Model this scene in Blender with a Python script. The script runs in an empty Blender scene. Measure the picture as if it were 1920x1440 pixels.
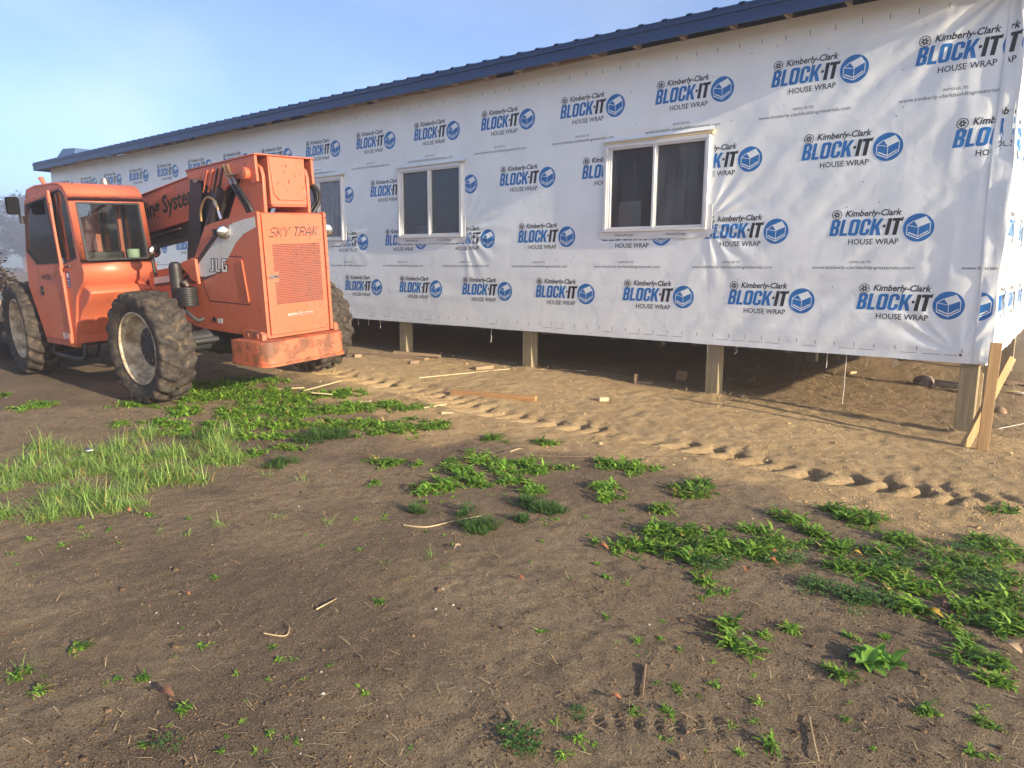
import bpy, bmesh, math, random
import numpy as np
from mathutils import Matrix, Vector
random.seed(7)
rng = np.random.default_rng(11)
SC = bpy.context.scene
COL = SC.collection
R = math.radians

# ------------------------------------------------------------------ camera, sky, sun, exposure
CAM_P = np.array([0.0, -8.456368, 1.58])
CAM_R = np.array([[0.7853941, 0.6189668, 0.0060191],      # right
                  [0.1045199, -0.1230263, -0.9868841],    # down
                  [-0.6101079, 0.7757220, -0.1613184]])   # forward
FPX = 1333.808                                            # focal length in pixels of the 1920 px photo
cd = bpy.data.cameras.new('camera')
cam = bpy.data.objects.new('camera', cd)
COL.objects.link(cam)
rx, dn, fw = CAM_R
cam.matrix_world = Matrix(((rx[0], -dn[0], -fw[0], CAM_P[0]), (rx[1], -dn[1], -fw[1], CAM_P[1]),
                           (rx[2], -dn[2], -fw[2], CAM_P[2]), (0, 0, 0, 1)))
cd.sensor_width = 36.0
cd.lens = 36.0 * FPX / 1920.0
cd.clip_start = 0.05
cd.clip_end = 2000.0
SC.camera = cam

SUN_EL, SUN_DIR = 15.4, (1.0, -0.055)                     # low sun along the wall, from its right end
W = bpy.data.worlds.new('World')
SC.world = W
W.use_nodes = True
nt = W.node_tree
sky = nt.nodes.new('ShaderNodeTexSky')
sky.sky_type = 'NISHITA'
sky.sun_disc = False
sky.sun_elevation = R(SUN_EL)
sky.sun_rotation = math.atan2(SUN_DIR[0], SUN_DIR[1])
sky.dust_density = 0.5
sky.air_density = 0.43
sky.ozone_density = 1.5
bg = nt.nodes['Background']
bg.inputs['Strength'].default_value = 0.15
# faint drifting mist in the sky
_tc = nt.nodes.new('ShaderNodeTexCoord'); _mp = nt.nodes.new('ShaderNodeMapping'); _mp.inputs['Scale'].default_value = (2.2, 2.2, 5.0)
_no = nt.nodes.new('ShaderNodeTexNoise'); _no.inputs['Scale'].default_value = 1.3; _no.inputs['Detail'].default_value = 4; _no.inputs['Roughness'].default_value = 0.5
_rg = nt.nodes.new('ShaderNodeMapRange'); _rg.inputs['From Min'].default_value = 0.40; _rg.inputs['From Max'].default_value = 0.75; _rg.inputs['To Max'].default_value = 0.30; _rg.interpolation_type = 'SMOOTHSTEP'
_hs = nt.nodes.new('ShaderNodeHueSaturation'); _hs.inputs['Saturation'].default_value = 0.35; _hs.inputs['Value'].default_value = 1.02
_mx = nt.nodes.new('ShaderNodeMix'); _mx.data_type = 'RGBA'
nt.links.new(_tc.outputs['Generated'], _mp.inputs['Vector']); nt.links.new(_mp.outputs['Vector'], _no.inputs['Vector']); nt.links.new(_no.outputs['Fac'], _rg.inputs['Value'])
nt.links.new(sky.outputs['Color'], _hs.inputs['Color']); nt.links.new(_rg.outputs['Result'], _mx.inputs['Factor'])
nt.links.new(sky.outputs['Color'], _mx.inputs[6]); nt.links.new(_hs.outputs['Color'], _mx.inputs[7]); nt.links.new(_mx.outputs[2], bg.inputs['Color'])
sl = bpy.data.lights.new('sun', 'SUN')
sl.energy = 5.0
sl.angle = R(0.6)
sl.color = (1.0, 0.84, 0.62)
so = bpy.data.objects.new('sun', sl)
COL.objects.link(so)
_sd = Vector((SUN_DIR[0], SUN_DIR[1], math.tan(R(SUN_EL)) * math.hypot(*SUN_DIR)))
so.rotation_euler = _sd.to_track_quat('Z', 'Y').to_euler()
so.location = (30, -3, 15)
SC.view_settings.view_transform = 'Standard'
SC.view_settings.look = 'None'
SC.view_settings.gamma = 1
SC.view_settings.exposure = 1.42
SC.cycles.use_denoising = True
SC.cycles.max_bounces = 8
SC.cycles.transparent_max_bounces = 12
SC.cycles.volume_bounces = 1

HAZE = True


# ------------------------------------------------------------------ small helpers
def px_ray(px, py):
    return CAM_R[0] * ((px - 960) / FPX) + CAM_R[1] * ((py - 720) / FPX) + CAM_R[2]


def smooth(e0, e1, x):
    t = np.clip((np.asarray(x, float) - e0) / (e1 - e0), 0, 1)
    return t * t * (3 - 2 * t)


_lat = rng.random((256, 256)).astype(np.float64)


def vnoise(x, y):
    xi = np.floor(x).astype(int); yi = np.floor(y).astype(int)
    fx = x - xi; fy = y - yi
    fx = fx * fx * (3 - 2 * fx); fy = fy * fy * (3 - 2 * fy)
    a = _lat[xi & 255, yi & 255]; b = _lat[(xi + 1) & 255, yi & 255]
    c = _lat[xi & 255, (yi + 1) & 255]; d = _lat[(xi + 1) & 255, (yi + 1) & 255]
    return (a * (1 - fx) + b * fx) * (1 - fy) + (c * (1 - fx) + d * fx) * fy - 0.5


def fbm(x, y, s, n=3, gain=0.5):
    x = np.asarray(x, float); y = np.asarray(y, float)
    o = 0; a = 1.0; f = 1.0 / s
    for k in range(n):
        o = o + a * vnoise(x * f + 17.3 * k, y * f + 41.7 * k)
        a *= gain; f *= 2.03
    return o


def tag(o, label=None, cat=None, group=None, kind=None):
    if label: o['label'] = label
    if cat: o['category'] = cat
    if group: o['group'] = group
    if kind: o['kind'] = kind
    return o


def empty(name, loc=(0, 0, 0), rot=None):
    o = bpy.data.objects.new(name, None)
    o.empty_display_size = 0.2
    COL.objects.link(o)
    o.location = loc
    if rot: o.rotation_euler = rot
    return o


def copy_tree(o, parent=None):
    c = o.copy()
    COL.objects.link(c)
    if parent is not None: c.parent = parent
    for ch in list(o.children): copy_tree(ch, c)
    return c


def link_mesh(name, me, parent=None):
    o = bpy.data.objects.new(name, me)
    COL.objects.link(o)
    if parent is not None: o.parent = parent
    return o


# ------------------------------------------------------------------ materials
MATS = {}


class NT:
    def __init__(self, name):
        self.m = bpy.data.materials.new(name)
        self.m.use_nodes = True
        self.t = self.m.node_tree
        self.b = self.t.nodes['Principled BSDF']
        self.out = self.t.nodes['Material Output']
        MATS[name] = self.m

    def n(self, typ, **kw):
        nd = self.t.nodes.new(typ)
        for k, v in kw.items(): setattr(nd, k, v)
        return nd

    def l(self, a, b): self.t.links.new(a, b)

    def val(self, sock, v):
        if hasattr(v, 'node'): self.l(v, sock)
        else: sock.default_value = v

    def coord(self, kind='Object', scale=(1, 1, 1)):
        tc = self.n('ShaderNodeTexCoord'); mp = self.n('ShaderNodeMapping')
        mp.inputs['Scale'].default_value = scale
        self.l(tc.outputs[kind], mp.inputs['Vector'])
        return mp.outputs['Vector']

    def noise(self, vec, scale, detail=3, rough=0.5, lo=None, hi=None):
        nd = self.n('ShaderNodeTexNoise')
        nd.inputs['Scale'].default_value = scale; nd.inputs['Detail'].default_value = detail
        nd.inputs['Roughness'].default_value = rough
        self.l(vec, nd.inputs['Vector'])
        o = nd.outputs['Fac']
        if lo is not None: o = self.ramp(o, lo, hi)
        return o

    def ramp(self, fac, lo, hi):
        nd = self.n('ShaderNodeMapRange'); nd.interpolation_type = 'SMOOTHSTEP'
        nd.inputs['From Min'].default_value = lo; nd.inputs['From Max'].default_value = hi
        self.l(fac, nd.inputs['Value'])
        return nd.outputs['Result']

    def mix(self, fac, a, b, mode='MIX'):
        nd = self.n('ShaderNodeMix', data_type='RGBA', blend_type=mode)
        self.val(nd.inputs['Factor'], fac)
        for s, v in ((nd.inputs[6], a), (nd.inputs[7], b)):
            if hasattr(v, 'node'): self.l(v, s)
            else: s.default_value = (*v, 1) if len(v) == 3 else v
        return nd.outputs[2]

    def math(self, op, a, b=0.0):
        nd = self.n('ShaderNodeMath', operation=op)
        self.val(nd.inputs[0], a); self.val(nd.inputs[1], b)
        return nd.outputs[0]

    def attr(self, name):
        nd = self.n('ShaderNodeAttribute'); nd.attribute_name = name
        return nd

    def bump(self, h, dist, strength=1.0):
        nd = self.n('ShaderNodeBump')
        nd.inputs['Distance'].default_value = dist; nd.inputs['Strength'].default_value = strength
        self.l(h, nd.inputs['Height']); self.l(nd.outputs['Normal'], self.b.inputs['Normal'])
        return nd

    def col(self, c): self.val(self.b.inputs['Base Color'], c if hasattr(c, 'node') else (*c, 1))

    def set(self, rough=None, metal=None, spec=None):
        if rough is not None: self.val(self.b.inputs['Roughness'], rough)
        if metal is not None: self.val(self.b.inputs['Metallic'], metal)
        if spec is not None: self.val(self.b.inputs['Specular IOR Level'], spec)
        return self


def plain(name, c, rough=0.6, metal=0.0, var=0.12, scale=6.0, spec=0.5):
    k = NT(name); v = k.coord()
    f = k.noise(v, scale, 4, 0.6, 0.3, 0.7)
    k.col(k.mix(f, tuple(x * (1 - var) for x in c), tuple(min(1, x * (1 + var)) for x in c)))
    k.set(rough, metal, spec)
    return k


def paint(name, c, rust=0.0, dirt=0.45, rough=0.42):
    k = NT(name); v = k.coord()
    fade = k.noise(v, 1.7, 3, 0.6, 0.3, 0.75)
    c1 = k.mix(fade, c, tuple(min(1, x * 0.84 + 0.035) for x in c))
    vs = k.coord('Object', (1.0, 1.0, 0.25))
    d = k.math('MULTIPLY', k.noise(vs, 7, 6, 0.7, 0.52, 0.78), dirt)
    c2 = k.mix(d, c1, (0.16, 0.085, 0.05))
    sp = k.noise(v, 38, 2, 0.5, 0.655, 0.70)
    zone = k.noise(v, 1.6, 2, 0.5, 0.40, 0.54)
    c3 = k.mix(k.math('MULTIPLY', sp, zone), c2, (0.045, 0.022, 0.015))
    if rust:
        rr = k.math('MULTIPLY', k.noise(k.coord('Object', (1, 0.7, 1.0)), 4.5, 7, 0.75, 0.47, 0.58), rust)
        c3 = k.mix(rr, c3, (0.115, 0.062, 0.036))
        r2 = k.noise(k.coord('Object', (1, 1, .3)), 30, 4, 0.6, 0.58, 0.66)
        c3 = k.mix(k.math('MULTIPLY', r2, 0.6 * rust), c3, (0.09, 0.04, 0.025))
    k.col(c3)
    k.set(k.math('ADD', k.math('MULTIPLY', d, 0.4), rough))
    k.bump(k.noise(v, 16, 3), 0.004, 0.35)
    return k


ORANGE = (0.53, 0.124, 0.056)
paint('orange_paint', ORANGE)
paint('orange_rusty', (0.53, 0.130, 0.051), rust=0.85, dirt=0.5, rough=0.55)
paint('black_paint', (0.012, 0.012, 0.013), dirt=0.12, rough=0.45)
paint('white_decal', (0.62, 0.61, 0.58), dirt=0.25)
plain('black_rubber_hose', (0.014, 0.014, 0.014), 0.5)
plain('dark_plastic', (0.016, 0.016, 0.018), 0.45)
plain('dark_ink', (0.022, 0.020, 0.022), 0.6)
plain('green_ink', (0.012, 0.03, 0.012), 0.6)
plain('white_ink', (0.7, 0.68, 0.62), 0.6)
plain('blue_sticker', (0.025, 0.05, 0.17), 0.4)
plain('chrome', (0.75, 0.75, 0.74), 0.12, 1.0, 0.03)
plain('steel', (0.35, 0.31, 0.27), 0.35, 0.9)
plain('brass_fitting', (0.42, 0.28, 0.13), 0.4, 0.8)
plain('seat_vinyl', (0.03, 0.028, 0.027), 0.6)
plain('bucket_plastic', (0.42, 0.52, 0.38), 0.5)
plain('vinyl_white', (0.70, 0.70, 0.69), 0.4, 0, 0.03)
plain('flashing_tape', (0.72, 0.73, 0.73), 0.35, 0, 0.04)
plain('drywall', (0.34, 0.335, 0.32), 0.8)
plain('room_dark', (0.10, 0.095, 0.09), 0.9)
plain('fascia_blue', (0.007, 0.037, 0.12), 0.4, 0.0, 0.08)
plain('roof_blue', (0.016, 0.060, 0.165), 0.35, 0.0, 0.08)
plain('print_blue', (0.006, 0.160, 0.47), 0.45, 0, 0.05)
plain('print_black', (0.010, 0.010, 0.014), 0.45, 0, 0.05)
plain('print_grey', (0.085, 0.088, 0.10), 0.5, 0, 0.05)
plain('ply_grey', (0.20, 0.17, 0.13), 0.85)
plain('card_brown', (0.30, 0.20, 0.12), 0.8)
plain('paper_white', (0.72, 0.72, 0.70), 0.7, 0, 0.05)
plain('litter_yellow', (0.55, 0.50, 0.06), 0.5)
plain('litter_teal', (0.08, 0.36, 0.34), 0.5)
plain('beige_load', (0.50, 0.40, 0.27), 0.8)
plain('dark_steel', (0.03, 0.032, 0.036), 0.6)
plain('string_white', (0.60, 0.57, 0.50), 0.7)
plain('pebble_stone', (0.42, 0.37, 0.31), 0.8, 0, 0.2, 2)
plain('bark_twig', (0.20, 0.13, 0.085), 0.85)
plain('stone_grey', (0.24, 0.20, 0.165), 0.9, 0, 0.3, 9)
plain('matte_black', (0.012, 0.012, 0.013), 0.95, 0, 0.1, 6, 0.05)
k = plain('dead_leaf', (0.30, 0.115, 0.045), 0.6, 0, 0.35, 20)
k = plain('straw_dry', (0.42, 0.31, 0.17), 0.8, 0, 0.3, 3)

# glass of the house and of the cab: dark see-through, scaled reflection, diffuse veil on top
def glass(name, tint, boost, veil=0.0):
    k = NT(name)
    tr = k.n('ShaderNodeBsdfTransparent'); tr.inputs['Color'].default_value = (*tint, 1)
    gl = k.n('ShaderNodeBsdfGlossy'); gl.inputs['Roughness'].default_value = 0.015
    gl.inputs['Color'].default_value = (0.9, 0.92, 0.95, 1)
    fr = k.n('ShaderNodeFresnel'); fr.inputs['IOR'].default_value = 1.5
    mx = k.n('ShaderNodeMixShader')
    k.l(k.math('MULTIPLY', fr.outputs[0], boost), mx.inputs[0])
    k.l(tr.outputs[0], mx.inputs[1]); k.l(gl.outputs[0], mx.inputs[2])
    last = mx
    if veil:
        df = k.n('ShaderNodeBsdfDiffuse'); df.inputs['Color'].default_value = (0.5, 0.52, 0.55, 1)
        vs = k.coord('Object', (1, 1, 0.18))
        f = k.math('MULTIPLY', k.math('ADD', k.math('MULTIPLY', k.noise(vs, 9, 4, 0.6, 0.35, 0.62), 0.5), 0.5), veil)
        m2 = k.n('ShaderNodeMixShader'); k.l(f, m2.inputs[0]); k.l(mx.outputs[0], m2.inputs[1]); k.l(df.outputs[0], m2.inputs[2])
        last = m2
    k.l(last.outputs[0], k.out.inputs['Surface'])
    return k


glass('pane_clear', (0.62, 0.64, 0.65), 0.16, 0.10)  # grey diffuse veil stands in for the reduced sky reflection
glass('pane_misted', (0.55, 0.57, 0.58), 0.16, 0.19)
glass('pane_glare', (0.60, 0.62, 0.64), 1.3, 0.42)  # pale diffuse layer painted in place of slanting sky reflection
glass('cab_glass', (0.66, 0.72, 0.70), 1.0, 0.012)

# house wrap: white woven plastic sheet, a little glossy
k = NT('wrap_white'); v = k.coord()
k.col(k.mix(k.noise(v, 2.2, 3, 0.5, 0.3, 0.7), (0.81, 0.855, 0.855), (0.87, 0.915, 0.91)))
k.set(0.42, 0, 0.45)
k.bump(k.noise(v, 5.0, 3, 0.55), 0.010, 0.5)

def wood(name, c1, c2, axis, rings=26, rough=0.75):
    k = NT(name)
    s = [1, 1, 1]; s[axis] = 0.06
    v = k.coord('Object', tuple(s))
    g = k.noise(v, rings, 5, 0.65, 0.3, 0.7)
    w = k.noise(k.coord('Object', tuple(0.5 * x for x in s)), rings * 0.5, 2, 0.5, 0.42, 0.6)
    cc = k.mix(g, c1, c2)
    cc = k.mix(k.math('MULTIPLY', w, 0.35), cc, tuple(x * 0.55 for x in c1))
    k.col(cc); k.set(rough); k.bump(g, 0.002, 0.5)


wood('post_wood', (0.26, 0.215, 0.125), (0.37, 0.30, 0.18), 2, 22)
wood('stake_wood', (0.40, 0.24, 0.10), (0.52, 0.34, 0.16), 2)
wood('board_wood', (0.36, 0.185, 0.07), (0.46, 0.26, 0.11), 0)
wood('pale_wood', (0.60, 0.46, 0.25), (0.70, 0.56, 0.33), 0)
wood('weathered_wood', (0.22, 0.15, 0.09), (0.33, 0.23, 0.14), 0)
wood('soffit_wood', (0.30, 0.20, 0.12), (0.52, 0.40, 0.27), 0, 5)

# tyre rubber: dusty black with mud in the grooves
k = NT('tyre_rubber'); v = k.coord()
f = k.noise(v, 9, 5, 0.65, 0.35, 0.7)
a = k.attr('mud')
cc = k.mix(f, (0.022, 0.020, 0.018), (0.062, 0.053, 0.044))
cc = k.mix(k.math('MULTIPLY', a.outputs['Fac'], k.noise(v, 16, 5, 0.75, 0.46, 0.68)), cc, (0.135, 0.10, 0.066))
k.col(cc); k.set(0.8, 0, 0.3); k.bump(k.noise(v, 40, 4, 0.7), 0.006, 0.6)
# cream wheel rim with rust and dust
k = NT('rim_cream'); v = k.coord()
f = k.noise(v, 7, 5, 0.7, 0.36, 0.62)
cc = k.mix(f, (0.58, 0.50, 0.35), (0.26, 0.19, 0.115))
cc = k.mix(k.noise(v, 14, 5, 0.7, 0.60, 0.72), cc, (0.15, 0.075, 0.035))
k.col(cc); k.set(0.55)

# ground: attributes sand, soil and wet are where the sand fill, the dark soil and the damp dirt lie
k = NT('ground_dirt'); v = k.coord()
sand = k.attr('sand').outputs['Fac']; soil = k.attr('soil').outputs['Fac']; wet = k.attr('wet').outputs['Fac']
n1 = k.noise(v, 2.1, 5, 0.6, 0.32, 0.68); n2 = k.noise(v, 17, 5, 0.65, 0.3, 0.7); n3 = k.noise(v, 120, 3, 0.7, 0.3, 0.7)
n4 = k.noise(v, 330, 2, 0.6, 0.35, 0.65)
dirt = k.mix(n1, (0.275, 0.195, 0.108), (0.40, 0.312, 0.192))
dirt = k.mix(k.math('MULTIPLY', n2, 0.6), dirt, (0.125, 0.080, 0.046))
org = k.noise(v, 4.2, 7, 0.76, 0.50, 0.62)
dirt = k.mix(k.math('MULTIPLY', org, 0.75), dirt, (0.060, 0.041, 0.027))
dirt = k.mix(k.math('MULTIPLY', wet, 0.85), dirt, (0.075, 0.050, 0.033))
sd = k.mix(n1, (0.62, 0.43, 0.185), (0.71, 0.515, 0.25))
sd = k.mix(k.math('MULTIPLY', n2, 0.45), sd, (0.40, 0.25, 0.12))
sl_ = k.mix(n2, (0.19, 0.125, 0.068), (0.38, 0.26, 0.145))
cc = k.mix(sand, dirt, sd); cc = k.mix(soil, cc, sl_)
cc = k.mix(k.math('MULTIPLY', n3, 0.62), cc, (0.050, 0.036, 0.026))
cc = k.mix(k.math('MULTIPLY', k.ramp(n4, 0.45, 0.9), 0.55), cc, (0.62, 0.49, 0.34))
k.col(cc); k.set(0.93, 0, 0.15)
h = k.math('ADD', k.math('MULTIPLY', k.noise(v, 60, 5, 0.72), 1.0), k.math('MULTIPLY', k.noise(v, 260, 3, 0.7), 0.35))
k.bump(h, 0.030, 1.0)

# leaves: attribute tint runs dark to light, tip to base
def leafmat(name, c1, c2, trans=0.35, spec=0.35):
    k = NT(name)
    t = k.attr('tint').outputs['Fac']
    oi = k.n('ShaderNodeObjectInfo')
    cc = k.mix(t, c1, c2)
    cc = k.mix(k.ramp(t, 1.2, 1.5), cc, (0.42, 0.32, 0.11))
    hs = k.n('ShaderNodeHueSaturation'); k.l(cc, hs.inputs['Color'])
    k.l(k.math('ADD', k.math('MULTIPLY', oi.outputs['Random'], 0.35), 0.85), hs.inputs['Value'])
    k.l(hs.outputs['Color'], k.b.inputs['Base Color']); k.set(0.5 if spec > .1 else 0.95, 0, spec)
    tl = k.n('ShaderNodeBsdfTranslucent'); k.l(hs.outputs['Color'], tl.inputs['Color'])
    mx = k.n('ShaderNodeMixShader'); mx.inputs[0].default_value = trans
    k.l(k.b.outputs[0], mx.inputs[1]); k.l(tl.outputs[0], mx.inputs[2]); k.l(mx.outputs[0], k.out.inputs['Surface'])


leafmat('weed_leaf', (0.060, 0.150, 0.020), (0.28, 0.49, 0.060))
leafmat('lettuce_leaf', (0.10, 0.26, 0.03), (0.26, 0.50, 0.07))
leafmat('clover_leaf', (0.04, 0.105, 0.024), (0.14, 0.26, 0.065), 0.25)
leafmat('grass_blade', (0.13, 0.23, 0.050), (0.33, 0.50, 0.125))
leafmat('tree_leaf', (0.014, 0.022, 0.012), (0.026, 0.036, 0.016), 0.1, 0.0)
leafmat('red_brush', (0.075, 0.045, 0.035), (0.12, 0.095, 0.07), 0.1, 0.0)


# ------------------------------------------------------------------ mesh builders
class MB:
    """collects shapes and links them as one mesh object"""
    def __init__(self): self.v = []; self.f = []; self.mi = []; self.mats = []; self.a = []

    def mid(self, m):
        if m not in self.mats: self.mats.append(m)
        return self.mats.index(m)

    def add(self, vs, fs, m):
        o = len(self.v); i = self.mid(m)
        self.v += [tuple(p) for p in vs]
        for f in fs: self.f.append(tuple(o + q for q in f)); self.mi.append(i)
        return self

    def box(self, a, b, m, rot=None, piv=None):
        (x0, y0, z0), (x1, y1, z1) = a, b
        vs = [(x0, y0, z0), (x1, y0, z0), (x1, y1, z0), (x0, y1, z0), (x0, y0, z1), (x1, y0, z1), (x1, y1, z1), (x0, y1, z1)]
        if rot is not None:
            p = Vector(piv if piv is not None else [(q + w) / 2 for q, w in zip(a, b)])
            vs = [tuple(rot @ (Vector(q) - p) + p) for q in vs]
        return self.add(vs, [(0, 3, 2, 1), (4, 5, 6, 7), (0, 1, 5, 4), (1, 2, 6, 5), (2, 3, 7, 6), (3, 0, 4, 7)], m)

    def bar(self, p, q, w, h, m, up=(0, 0, 1)):
        p, q = Vector(p), Vector(q); d = (q - p).normalized(); u = Vector(up)
        s = d.cross(u)
        if s.length < 1e-4: s = d.cross(Vector((1, 0, 0)))
        s.normalize(); u = s.cross(d)
        vs = []
        for c in (p, q):
            for a, b in ((-1, -1), (1, -1), (1, 1), (-1, 1)): vs.append(tuple(c + s * (a * w / 2) + u * (b * h / 2)))
        return self.add(vs, [(0, 1, 2, 3), (7, 6, 5, 4), (0, 4, 5, 1), (1, 5, 6, 2), (2, 6, 7, 3), (3, 7, 4, 0)], m)

    def tube(self, pts, r, m, n=10, cap=True):
        pts = [Vector(p) for p in pts]; vs = []; fs = []
        rs = r if isinstance(r, (list, tuple)) else [r] * len(pts)
        ref = None
        for i, p in enumerate(pts):
            d = (pts[min(i + 1, len(pts) - 1)] - pts[max(i - 1, 0)]).normalized()
            if ref is None: ref = Vector((0, 0, 1)) if abs(d.z) < 0.9 else Vector((1, 0, 0))
            s = d.cross(ref).normalized(); t = s.cross(d); ref = t
            for j in range(n):
                a = 2 * math.pi * j / n
                vs.append(tuple(p + (s * math.cos(a) + t * math.sin(a)) * rs[i]))
        for i in range(len(pts) - 1):
            for j in range(n):
                fs.append((i * n + j, i * n + (j + 1) % n, (i + 1) * n + (j + 1) % n, (i + 1) * n + j))
        if cap: fs.append(tuple(range(n))[::-1]); fs.append(tuple((len(pts) - 1) * n + j for j in range(n)))
        return self.add(vs, fs, m)

    def lathe(self, prof, c, ax, m, n=32):
        """prof: (radius, height along ax)"""
        c = Vector(c); ax = Vector(ax).normalized()
        s = ax.cross(Vector((0, 0, 1)) if abs(ax.z) < 0.9 else Vector((1, 0, 0))).normalized(); t = ax.cross(s)
        vs = []; fs = []
        for r, h in prof:
            for j in range(n):
                a = 2 * math.pi * j / n
                vs.append(tuple(c + ax * h + (s * math.cos(a) + t * math.sin(a)) * max(r, 1e-4)))
        for i in range(len(prof) - 1):
            for j in range(n): fs.append((i * n + j, i * n + (j + 1) % n, (i + 1) * n + (j + 1) % n, (i + 1) * n + j))
        return self.add(vs, fs, m)

    def plate(self, outer, holes, lo, hi, m, plane='xz'):
        """2-D outline with holes, pulled through a thickness from lo to hi"""
        vv, ff, loops = fill2d([outer] + list(holes))
        def P(u, v_, w): return {'xz': (u, w, v_), 'yz': (w, u, v_), 'xy': (u, v_, w)}[plane]
        n = len(vv)
        self.add([P(u, v_, hi) for u, v_ in vv] + [P(u, v_, lo) for u, v_ in vv],
                 [f for f in ff] + [tuple(n + q for q in f[::-1]) for f in ff], m)
        for L in loops:
            q = len(L)
            self.add([P(u, v_, hi) for u, v_ in L] + [P(u, v_, lo) for u, v_ in L],
                     [(i, (i + 1) % q, q + (i + 1) % q, q + i) for i in range(q)], m)
        return self

    def flat(self, polys, place, m):
        """polys: list of (verts2d, faces)"""
        for vv, ff in polys: self.add([place(u, v_) for u, v_ in vv], ff, m)
        return self

    def build(self, name, parent=None, bevel=0.0, smooth_deg=35, seg=2):
        me = bpy.data.meshes.new(name)
        me.from_pydata(self.v, [], self.f)
        for m in self.mats: me.materials.append(MATS[m])
        me.polygons.foreach_set('material_index', self.mi)
        bm = bmesh.new(); bm.from_mesh(me)
        bmesh.ops.remove_doubles(bm, verts=bm.verts, dist=1e-5)
        bmesh.ops.recalc_face_normals(bm, faces=bm.faces)
        bm.to_mesh(me); bm.free()
        if smooth_deg:
            me.shade_smooth(); me.set_sharp_from_angle(angle=R(smooth_deg))
        o = link_mesh(name, me, parent)
        if bevel:
            b = o.modifiers.new('bevel', 'BEVEL'); b.width = bevel; b.segments = seg
            b.limit_method = 'ANGLE'; b.angle_limit = R(40)
        return o


def fill2d(loops):
    cu = bpy.data.curves.new('tmp', 'CURVE'); cu.dimensions = '2D'; cu.fill_mode = 'BOTH'
    for L in loops:
        sp = cu.splines.new('POLY'); sp.points.add(len(L) - 1); sp.use_cyclic_u = True
        for p, (x, y) in zip(sp.points, L): p.co = (x, y, 0, 1)
    o = bpy.data.objects.new('tmp', cu); COL.objects.link(o)
    dg = bpy.context.evaluated_depsgraph_get(); me = bpy.data.meshes.new_from_object(o.evaluated_get(dg))
    vv = [(p.co.x, p.co.y) for p in me.vertices]; ff = [tuple(f.vertices) for f in me.polygons]
    bpy.data.objects.remove(o); bpy.data.curves.remove(cu); bpy.data.meshes.remove(me)
    return vv, ff, loops


def text2d(s, size, bold=0.0, shear=0.0, space=1.0, align='CENTER', sx=1.0):
    cu = bpy.data.curves.new('tmp', 'FONT'); cu.body = s; cu.size = size; cu.offset = bold * size; cu.shear = shear
    cu.align_x = align; cu.align_y = 'CENTER'; cu.space_character = space; cu.resolution_u = 2; cu.fill_mode = 'BOTH'
    o = bpy.data.objects.new('tmp', cu); COL.objects.link(o)
    dg = bpy.context.evaluated_depsgraph_get(); me = bpy.data.meshes.new_from_object(o.evaluated_get(dg))
    vv = [(p.co.x * sx, p.co.y) for p in me.vertices]; ff = [tuple(f.vertices) for f in me.polygons]
    bpy.data.objects.remove(o); bpy.data.curves.remove(cu); bpy.data.meshes.remove(me)
    return vv, ff


def fit_text(s, w, h, **kw):
    vv, ff = text2d(s, 1.0, **kw)
    a = np.array(vv); lo, hi = a.min(0), a.max(0)
    a = (a - (lo + hi) / 2) / (hi - lo) * np.array([w, h])
    return [tuple(p) for p in a], ff


def ngon(cx, cy, r, n=24, ry=None):
    ry = ry or r
    return [(cx + r * math.cos(2 * math.pi * i / n), cy + ry * math.sin(2 * math.pi * i / n)) for i in range(n)]


def rrect(x0, y0, x1, y1, r, n=4):
    o = []
    for cx, cy, a0 in ((x1 - r, y0 + r, -90), (x1 - r, y1 - r, 0), (x0 + r, y1 - r, 90), (x0 + r, y0 + r, 180)):
        for i in range(n + 1):
            a = R(a0 + 90 * i / n); o.append((cx + r * math.cos(a), cy + r * math.sin(a)))
    return o


# ------------------------------------------------------------------ ground
GX = np.array([-60, -25, -14, -11, -8, -6.4, -3.5, -0.8, 1.5, 6.0])
GY = np.array([-14, -8, -6.5, -5, -2.6, -1.0, 0, 3, 10, 40.0])
_back = [.15, .12, .10, .10, .095, .09, .012, -.09, -.15, -.20]
_m26 = [.2, .2, .21, .22, .175, .05, .0, -.06, -.1, -.1]
_m5 = [.15, .15, .13, .115, .075, .03, 0, 0, 0, 0]
_m65 = [.12, .12, .08, .06, .03, .01, 0, 0, 0, 0]
_m8 = [.1, .1, .05, .04, .02, 0, 0, 0, 0, 0]
GZ = np.array([[0.1, .05, .03, .02, 0, 0, 0, 0, 0, 0], _m8, _m65, _m5, _m26,
               [0.55 * a + 0.45 * b for a, b in zip(_m26, _back)], _back, _back, _back, _back]).T


def gbase(x, y):
    x = np.asarray(x, float); y = np.asarray(y, float)
    i = np.clip(np.searchsorted(GX, x) - 1, 0, len(GX) - 2); j = np.clip(np.searchsorted(GY, y) - 1, 0, len(GY) - 2)
    u = np.clip((x - GX[i]) / (GX[i + 1] - GX[i]), 0, 1); w = np.clip((y - GY[j]) / (GY[j + 1] - GY[j]), 0, 1)
    u = u * u * (3 - 2 * u); w = w * w * (3 - 2 * w)
    return (GZ[i, j] * (1 - u) + GZ[i + 1, j] * u) * (1 - w) + (GZ[i, j + 1] * (1 - u) + GZ[i + 1, j + 1] * u) * w


def gp(px, py, lift=0.0):
    d = px_ray(px, py); z = 0.0
    for _ in range(8):
        t = (z + lift - CAM_P[2]) / d[2]; p = CAM_P + d * t
        z = float(gbase(p[0], p[1]))
    return np.array([p[0], p[1], z])


def depth_scale(px, py):
    p = gp(px, py); d = float(np.dot(p - CAM_P, CAM_R[2]))
    return FPX / d            # photo pixels per metre there


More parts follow.
